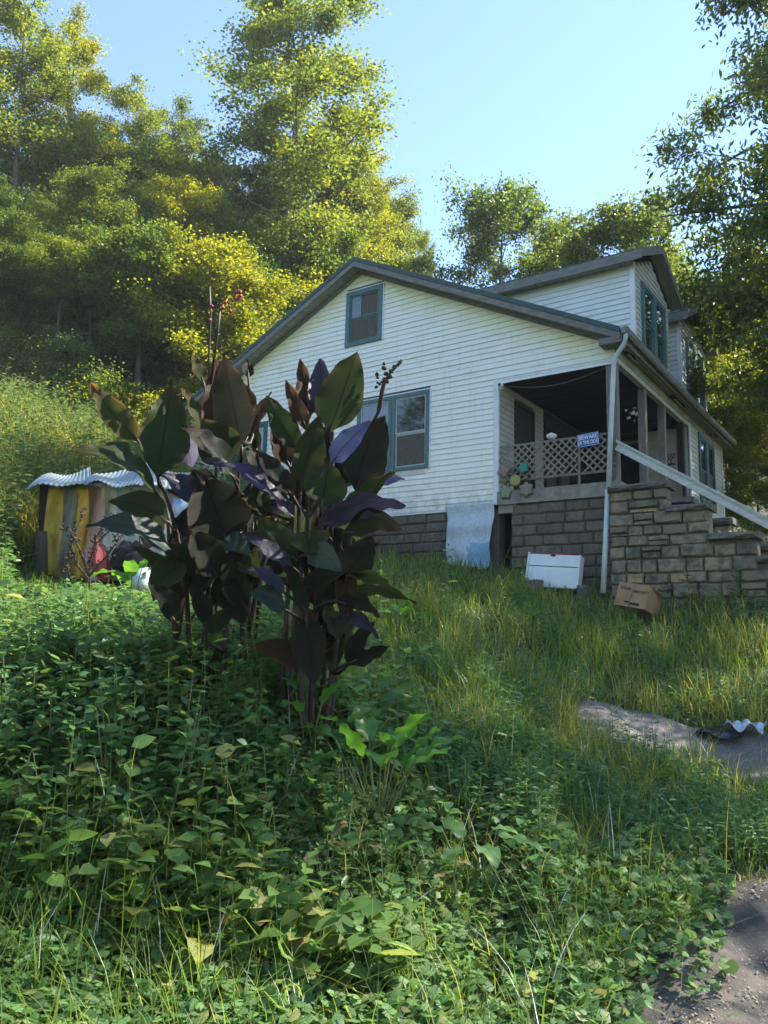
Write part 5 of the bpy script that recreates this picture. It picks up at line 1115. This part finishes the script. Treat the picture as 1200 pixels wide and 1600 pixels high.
# sapling sprouting from the gutter by the second dormer
sg = thing('gutter_sapling', 'leafy sapling sprouting from the rotten gutter before the second dormer', 'sapling', (-4.28, 18.3, 5.6))
mb = MB(); P = []
for k in range(16):
    d = Vector((random.uniform(-.1, .25), random.uniform(-.6, .6), 1)).normalized(); L = random.uniform(.5, 1.35); q = [Vector((0, 0, 0)), d * L * .5, d * L + Vector((.05, random.uniform(-.2, .2), -.08))]; mb.tube(q, [.010, .006, .003], 4)
    for j in range(26): s = random.uniform(.2, 1); P.append(tuple(q[0].lerp(q[2], s) + Vector((random.gauss(0, .05), random.gauss(0, .07), random.gauss(0, .05)))))
obj('stem', mb.mesh('stem'), M['stem'], sg); P = np.array(P); V, F_ = leaves(P, .13, SLIM, .8, .3, rng.normal(size=P.shape) * .6 + np.array([0, 0, -.4])); obj('foliage', fastmesh('foliage', V, F_), M['leaf_maple'], sg)
# ------------------------------------------------------------------ ground vegetation (stuff)
def scatter(N, px0, px1, d0, d1, power=1.0):
    px = rng.uniform(px0, px1, N); d = d0 * (d1 / d0) ** (rng.uniform(0, 1, N) ** power)
    q = (RT[None] * ((px - 600) / FPX)[:, None] + FW[None]) * d[:, None]
    return q[:, 0], q[:, 1], px, d
def outside(x, y):
    house_ = (x > XL) & (x < XR + .1) & (y > Y0 - .04) & (y < YB); st_ = (x > -4.85) & (x < -1.1) & (y > 13.3) & (y < 15.5)
    hutm = (np.hypot(x - hp[0], y - hp[1] - .4) < .85)
    return ~(house_ | st_ | hutm)
def blades(x, y, H, width, bend, mat, name, label, seg=3):
    z = h(x, y) - .02; N = len(x); az = rng.uniform(0, 2 * np.pi, N); f = np.stack([np.cos(az), np.sin(az), np.zeros(N)], 1); s = np.stack([-np.sin(az), np.cos(az), np.zeros(N)], 1)
    B = np.stack([x, y, z], 1); V = []
    for j in range(seg + 1):
        t = j / seg; c0 = B + f * (bend * H * t * t)[:, None] + np.array([0, 0, 1]) * (H * (t - .35 * t * t * np.minimum(1, bend)))[:, None]
        w = width * (1 - t ** 1.6) * .5
        if j < seg: V += [c0 - s * w[:, None], c0 + s * w[:, None]]
        else: V.append(c0)
    k = len(V); V = np.stack(V, 1).reshape(-1, 3); o = (np.arange(N) * k)[:, None]
    q = np.concatenate([o + np.array([[2 * j, 2 * j + 1, 2 * j + 3, 2 * j + 2]]) for j in range(seg - 1)]); tri = o + np.array([[2 * seg - 2, 2 * seg - 1, 2 * seg]])
    return obj(name, fastmesh(name, V, [q, tri]), M[mat], kind='stuff', label=label)
DOCKP = [gp(*p) for p in ((590, 1300), (480, 1190), (735, 1400), (620, 1000), (500, 1420), (560, 1385), (700, 1450), (600, 1360), (640, 1340))]
def neardock(x, y, r=.30):
    m_ = np.zeros(np.shape(x), bool)
    for P in DOCKP: m_ |= np.hypot(x - P[0], y - P[1]) < r
    return m_
def clumpmask(x, y, s, seed): return np.sin(x * s + seed) * np.cos(y * s * 1.3 + seed * 2) + .6 * np.sin(x * s * 2.7 + y * s * 1.9 + seed) 
x, y, px, d = scatter(110000, -180, 1400, 2.5, 16, .95)
ok = outside(x, y) & (inpatch(x, y, PATCH) > 1.0 + .42 * rng.normal(size=len(x))) & (inpatch(x, y, ROAD) > 1.0 + .10 * rng.normal(size=len(x)))
near = d < 6.5; dens = rng.uniform(0, 1, len(x)) < np.where(px < 560, np.where(near, .26, .7), np.where(near, .85, 1.0)) * (0.55 + .45 * (clumpmask(x, y, 1.6, 2) > -.3))
ok &= dens; x, y, px, d = x[ok], y[ok], px[ok], d[ok]; N = len(x)
H = np.clip(rng.gamma(4, .055, N), .06, .6) * np.where(inpatch(x, y, PATCH) < 1.6, .6, 1) * (1 + .5 * (clumpmask(x, y, 1.1, 5) > .6)) * np.where((px > 560) & (d < 6.5), .8, 1)
H *= np.where(inpatch(x, y, ROAD) < 1.5, .5, 1); H = np.where((px > 20) & (px < 335) & (d < 10), np.minimum(H, np.interp(d, [4.6, 5.3, 6, 7, 8, 10], [.6, .42, .30, .22, .18, .14]) * rng.uniform(.6, 1.7, N)), H)
blades(x, y, H, .0035 + .0011 * d * rng.uniform(.6, 1.3, N), rng.uniform(.1, 1.0, N), 'grass', 'grass', 'long unmown green grass over the whole yard')
# dry seed grass and meadow on the sunny bank
x, y, px, d = scatter(52000, -250, 560, 10.2, 19.5); ok = outside(x, y) & ~((px > 330) & (d < 13)) & ~((px > 20) & (d < 11.2)); x, y, px, d = x[ok], y[ok], px[ok], d[ok]; N = len(x)
blades(x, y, np.clip(rng.gamma(6, .09, N), .15, 1.0), .010 + .0012 * d, rng.uniform(.05, .7, N), 'meadow', 'meadow_grass', 'tall pale meadow grass on the sunlit bank behind the hut')
x, y, px, d = scatter(11000, 560, 1350, 6, 13.5); ok = outside(x, y) & (inpatch(x, y, PATCH) > 1.05) & (clumpmask(x, y, 1.9, 9) > .35); x, y, d = x[ok], y[ok], d[ok]; N = len(x)
blades(x, y, rng.uniform(.25, .6, N), .003 + .0008 * d, rng.uniform(.1, .9, N), 'meadow', 'dry_grass', 'tufts of dry straw-coloured grass in the yard')
# ground ivy
x, y, px, d = scatter(80000, -150, 1120, 2.4, 7.6, .85)
w_ = clumpmask(x, y, 2.1, 1.3); ok = outside(x, y) & (inpatch(x, y, PATCH) > .95 + .3 * rng.normal(size=len(x))) & (inpatch(x, y, ROAD) > .95 + .35 * rng.normal(size=len(x))) & (w_ > np.where(d < 4.6, -1.1, .1)) & (rng.uniform(0, 1, len(x)) < np.where(px > 900, .6, .85))
x, y, d = x[ok], y[ok], d[ok]; N = len(x); z = h(x, y) + rng.uniform(.02, .17, N)
V, F_ = leaves(np.stack([x, y, z], 1), .05, IVY, .45, .4); obj('ground_ivy', fastmesh('ground_ivy', V, F_), M['ivy'], kind='stuff', label='mat of round scalloped ground ivy leaves in the foreground')
# leafy weeds
def hutlim(d): return np.interp(d, [4.6, 5.3, 6, 7, 8, 9], [.7, .45, .30, .20, .15, .10])
def weedpatch(x, y, Hs, nl, lsz, shape, mat, name, label, spread=.35):
    N = len(x); z = h(x, y); parts = []; az = rng.uniform(0, 6.28, N); ln = rng.uniform(0, .35, N)
    top = np.stack([np.cos(az) * ln * Hs, np.sin(az) * ln * Hs, Hs], 1); B = np.stack([x, y, z - .02], 1)
    s = np.stack([-np.sin(az), np.cos(az), 0 * az], 1) * .004; V = np.stack([B - s, B + s, B + top + s * .4, B + top - s * .4], 1).reshape(-1, 3); q = np.arange(N * 4).reshape(N, 4); parts.append((V, [q]))
    tt = np.linspace(.22, 1, nl)[None, :] + rng.uniform(-.04, .04, (N, nl)); P = B[:, None] + top[:, None] * tt[..., None]
    ang = az[:, None] + np.arange(nl)[None] * 2.4 + rng.uniform(-.4, .4, (N, nl)); el = rng.uniform(-.35, .5, (N, nl))
    D = np.stack([np.cos(ang) * np.cos(el), np.sin(ang) * np.cos(el), np.sin(el)], -1); sz = (lsz * (1.15 - .55 * tt) * rng.uniform(.7, 1.3, (N, 1))).ravel()
    V, F_ = leaves(P.reshape(-1, 3), sz, shape, .35, .25, D.reshape(-1, 3)); parts.append((V, F_))
    V, F_ = joinparts(parts); return obj(name, fastmesh(name, V, F_), M[mat], kind='stuff', label=label)
x, y, px, d = scatter(11000, -200, 860, 3.3, 9.0); ok = outside(x, y) & (inpatch(x, y, ROAD) > 1.2) & (rng.uniform(0, 1, len(x)) < np.where(d < 4.3, .25, 1)) & ~((px > 30) & (px < 330) & (d > 7.6)) & ~neardock(x, y) & (clumpmask(x, y, 2.3, 7) > -.75); x, y, d, px = x[ok], y[ok], d[ok], px[ok]
Hs = rng.uniform(.12, .52, len(x)) * np.clip((d - 2.6) / 1.6, .45, 1.0) * (1 + .35 * clumpmask(x, y, 3.1, 3)) * np.where(px > 520, .6, 1); Hs = np.clip(Hs, .06, .8); Hs = np.where((px > 20) & (px < 335), np.minimum(Hs, hutlim(d) * rng.uniform(.5, 1.5, len(x))), Hs)
kind = clumpmask(x, y, 1.7, 11) + rng.normal(size=len(x)) * .35; rnd_ = rng.uniform(0, 1, len(x))
for sel, lsz, shp, nl_, mt_, nm_, lb_ in (((kind > .35), .105, OVAL, 8, 'weed', 'broadleaf_weeds', 'large broad-leaved weeds over the shaded left bank'), ((kind <= .35) & (kind > -.25), .062, OVAL, 13, 'weed2', 'small_leaved_weeds', 'small-leaved weeds woven through the left bank'), ((kind <= -.25), .11, SLIM, 12, 'weed', 'narrow_leaved_weeds', 'narrow-leaved weeds and vines on the left bank')):
    sel = sel & (rnd_ < .8); weedpatch(x[sel], y[sel], Hs[sel], nl_, lsz, shp, mt_, nm_, lb_)
x, y, px, d = scatter(5200, 560, 1350, 4.2, 13.3); ok = outside(x, y) & (inpatch(x, y, PATCH) > 1.15) & (inpatch(x, y, ROAD) > 1.4) & (clumpmask(x, y, 1.4, 4) > -.2) & ~neardock(x, y); x, y, d = x[ok], y[ok], d[ok]
weedpatch(x, y, rng.uniform(.10, .40, len(x)), 9, .075, SLIM, 'weed', 'lawn_weeds', 'narrow-leaved weeds mixed into the lawn grass')
x, y, px, d = scatter(6000, -250, 420, 8.5, 21); ok = outside(x, y) & ~((px > 15) & (d < 11.5)); x, y, d = x[ok], y[ok], d[ok]
weedpatch(x, y, rng.uniform(.4, 1.3, len(x)), 12, .14, SLIM, 'leaf_bush', 'bank_weeds', 'tall weeds growing through the bank behind the hut')
x, y, px, d = scatter(420, -200, 520, 3.0, 6.5); x, y = x, y; N = len(x)
blades(x, y, rng.uniform(.25, .6, N), rng.uniform(.008, .02, N), rng.uniform(.3, 1.2, N), 'grass', 'wide_grass', 'wide-bladed grass among the bank weeds', 4)
x, y, px, d = scatter(700, -200, 640, 3.6, 6.6); ok = outside(x, y) & ~neardock(x, y) & ~((px > 20) & (px < 335) & (d > 5.4)); x, y, d = x[ok], y[ok], d[ok]
weedpatch(x, y, rng.uniform(.2, .5, len(x)), 7, .165, OVAL, 'weed2', 'large_leaved_weeds', 'scattered large-leaved weeds over the left bank')
x, y, px, d = scatter(420, -200, 1100, 3.2, 8); ok = outside(x, y) & ~((px > 20) & (px < 335) & (d > 4.8)); x, y, d = x[ok], y[ok], d[ok]
blades(x, y, rng.uniform(.2, .6, len(x)), rng.uniform(.004, .007, len(x)), rng.uniform(.1, .9, len(x)), 'whitewood', 'dead_stalks', 'bleached dead stalks among the green weeds', 4)
x, y, px, d = scatter(9000, 700, 1080, 3.5, 6.6); ok = outside(x, y) & (inpatch(x, y, PATCH) > 1.1) & (inpatch(x, y, ROAD) > 1.05) & (clumpmask(x, y, 2.6, 5) > .1); x, y, d = x[ok], y[ok], d[ok]
blades(x, y, rng.uniform(.12, .36, len(x)), rng.uniform(.004, .009, len(x)), rng.uniform(.3, 1.3, len(x)), 'grass', 'lush_grass', 'lush arching grass tufts between the path and the road edge', 4)
x, y, px, d = scatter(900, -150, 1150, 3.4, 9); ok = outside(x, y) & ~((px > 0) & (px < 340) & (d > 4.6)) & (inpatch(x, y, PATCH) > 1.0) & (inpatch(x, y, ROAD) > 1.0); x, y, d = x[ok], y[ok], d[ok]
blades(x, y, rng.uniform(.35, .85, len(x)), rng.uniform(.003, .005, len(x)), rng.uniform(.5, 1.6, len(x)), 'meadow', 'seed_stems', 'thin pale arching grass stems over the green growth', 6)
# pebbles and litter on the path and road
x, y, px, d = scatter(9000, 820, 1300, 3.0, 9.5); ok = (inpatch(x, y, PATCH) < 1.05) | (inpatch(x, y, ROAD) < 1.15); x, y = x[ok], y[ok]; z = h(x, y) + .037
V, F_ = leaves(np.stack([x, y, z], 1), .013, (np.array([(-.5, -.1, -.2), (.5, 0, -.2), (.1, .7, -.2), (0, .2, .22)], float), [np.array([(0, 1, 3), (1, 2, 3), (2, 0, 3)])]), .3, .7)
obj('gravel', fastmesh('gravel', V, F_), M['concrete'], kind='stuff', label='loose gravel on the path and the road edge')
# single plants that stand out
def big_leaf(P0, dirv, L, Wd, mat, parent, org, curl=.3, wav=.08):
    ax_ = Vector(dirv).normalized(); side = ax_.cross(Vector((0, 0, 1))).normalized(); nr = side.cross(ax_); nu, nv = 7, 12; V = []; ph = random.random() * 6
    for j in range(nv):
        v_ = j / (nv - 1); wv = Wd * .5 * math.sin(math.pi * min(1, .06 + v_ * .94)) ** .6
        c0 = P0 + ax_ * L * v_ - Vector((0, 0, 1)) * curl * L * v_ * v_
        for i in range(nu): q = (i / (nu - 1) - .5) * 2; V.append(c0 + side * q * wv + nr * (.22 * wv * abs(q) + wav * Wd * math.sin(v_ * 16 + ph + q) * abs(q)) - org)
    id_ = np.arange(nu * nv).reshape(nv, nu); F_ = np.stack([id_[:-1, :-1], id_[1:, :-1], id_[1:, 1:], id_[:-1, 1:]], -1).reshape(-1, 4)
    return obj('leaf', fastmesh('leaf', np.array(V), [F_], None, True), M[mat], parent)
def dock(px, py, d, n, L, label, mats=('dock',), up=.9, name='dock_plant', spread=1.0, lift=.27):
    g = Vector(gp(px, py)); g.z = h1(g.x, g.y); t = thing(name, label, 'plant', tuple(g))
    for k in range(n):
        az = k * 2.4 + random.uniform(-.3, .3); el = random.uniform(.35, 1.2) * up; dv = Vector((math.cos(az) * math.cos(el), math.sin(az) * math.cos(el), math.sin(el)))
        st_ = g + dv * L * random.uniform(.3, .7) * spread + Vector((0, 0, lift * random.uniform(.6, 1.1))); l_ = L * random.uniform(.7, 1.1)
        mb = MB(); mb.tube([Vector((0, 0, -.02)), st_ - g], [.006, .004], 5); obj('leaf_stalk', mb.mesh('leaf_stalk'), M['stem'], t)
        big_leaf(st_, dv + Vector((0, 0, random.uniform(-.3, .1))), l_, l_ * .48, random.choice(mats), t, g, random.uniform(.1, .6), .10)
    return t
dock(590, 1300, 4.75, 13, .36, 'bright green plant with large wavy leaves, centre of the foreground', spread=1.5)
dock(480, 1190, 5.0, 6, .24, 'smaller wavy-leaved plant below the right canna clump', spread=1.3)
dock(735, 1400, 4.25, 6, .26, 'dull flattened broad-leaved plant right of the bright one', ('weed',), .35)
dock(620, 1000, 6.2, 6, .26, 'broad green leaves beside the foot of the right cannas', ('dock', 'weed'))
dock(205, 950, 6.2, 6, .30, 'upright bright broad leaves at the foot of the left cannas', ('dock',))
dock(500, 1420, 4.0, 5, .12, 'withered brown curled leaves in the sunlit ivy', ('dockold',), .5)
dock(560, 1385, 4.2, 3, .15, 'pale spent leaf drooping over the ivy below the bright plant', ('dockold',), .5)
dock(700, 1450, 4.0, 4, .10, 'brown dead leaves beside the flattened plant', ('dockold',), .4)
dock(640, 1080, 5.6, 5, .26, 'dark broad leaves in the shade right of the cannas', ('weed',), .6)
fl = thing('orange_flower', 'small orange flower glowing in the sunlit grass', 'flower', tuple(at(502, 1378, 4.05)))
obj('bloom', lathe([(.002, -.02), (.02, 0), (.026, .012), (.012, .006)], 9).mesh('bloom', True), solid('orange_petal', (.8, .25, .02), None, 20, .5, 0), fl)
mb = MB(); mb.tube([(0, 0, 0), (.01, 0, -.12)], .002, 4); obj('stem', mb.mesh('stem'), M['stem'], fl)
# tall single weeds
def tallweed(x, y, Hh, lsz, nl, label, group, shape=SLIM, mat='weed', lean=.1):
    g = Vector((x, y, h1(x, y))); t = thing('tall_weed', label, 'weed', tuple(g), group); a = random.random() * 6.28; top = Vector((math.cos(a) * lean * Hh, math.sin(a) * lean * Hh, Hh))
    mb = MB(); mb.tube([Vector((0, 0, -.03)), top * .5 + Vector((.01, .01, 0)), top], [.007, .005, .002], 5); obj('stem', mb.mesh('stem'), M['stem'], t)
    tt = np.linspace(.12, 1, nl); P = np.array([tuple(top * v) for v in tt]); ang = np.arange(nl) * 2.4 + a; el = rng.uniform(-.2, .7, nl)
    D = np.stack([np.cos(ang) * np.cos(el), np.sin(ang) * np.cos(el), np.sin(el)], 1); V, F_ = leaves(P, lsz * (1.2 - .7 * tt), shape, .3, .2, D); obj('foliage', fastmesh('foliage', V, F_), M[mat], t); return t
def wpx(px, py, d, *a, **k): x, y = ground_at(px, d); return tallweed(x, y, *a, **k)
wpx(697, 0, 11.2, .95, .17, 26, 'tall bright weed standing before the printed sheet', None)
wpx(592, 0, 9.5, .8, .17, 24, 'tall leafy weed in front of the block foundation by the cannas', None)
wpx(1075, 0, 12.6, .62, .17, 26, 'bushy weed at the foot of the stone stair wall, left one', None)
wpx(1148, 0, 12.6, .66, .16, 26, 'bushy weed at the foot of the stone stair wall, right one', None)
wpx(820, 0, 12.2, .62, .13, 20, 'yellow-green weed before the dark opening under the porch', None, mat='dock')
wpx(800, 0, 12.4, .42, .13, 18, 'short weed left of the white chest', None)
wpx(905, 0, 12.5, .45, .09, 16, 'thin weed growing up before the white chest', None)
wpx(135, 0, 14.5, 1.7, .22, 40, 'very tall pale weed rising above the hut roof', None, mat='leaf_bush')
wpx(185, 0, 14.0, 1.3, .26, 30, 'tall broad weed with yellow flowers behind the hut roof', None, mat='leaf_bush')
GW = 'weeds standing among the bank growth'
for k in range(46):
    px = random.uniform(-60, 640); d = random.uniform(3.9, 8.0)
    if 10 < px < 340: d = random.uniform(3.8, 4.7)
    x, y = ground_at(px, d)
    tallweed(x, y, random.uniform(.35, .75), random.uniform(.09, .14), random.randint(14, 24), 'leafy weed standing above the growth on the shaded bank', GW, OVAL if k % 2 else SLIM, 'weed', .18)
GW2 = 'weeds standing up from the lawn'
for k in range(34):
    px = random.uniform(640, 1260); d = random.uniform(8.6, 12.8); x, y = ground_at(px, d)
    if inpatch(np.array([x]), np.array([y]), PATCH)[0] < 1.2: continue
    tallweed(x, y, random.uniform(.3, .6), random.uniform(.09, .13), random.randint(14, 22), 'narrow-leaved weed standing up from the lawn', GW2, SLIM, 'weed', .15)


# ------------------------------------------------------------------ thin air volume added to lift dark tones like lens glare
m = bpy.data.materials.new('air'); m.use_nodes = True; nt = m.node_tree; nt.nodes.clear()
o_ = nt.nodes.new('ShaderNodeOutputMaterial'); v = nt.nodes.new('ShaderNodeVolumePrincipled'); v.inputs['Color'].default_value = (.88, .94, 1, 1); v.inputs['Density'].default_value = .0007; v.inputs['Anisotropy'].default_value = .1
nt.links.new(v.outputs[0], o_.inputs['Volume'])
box('haze', -180, 180, -172, 185, -8, 46, m, kind='stuff', label='thin added haze standing in for veiling lens glare')
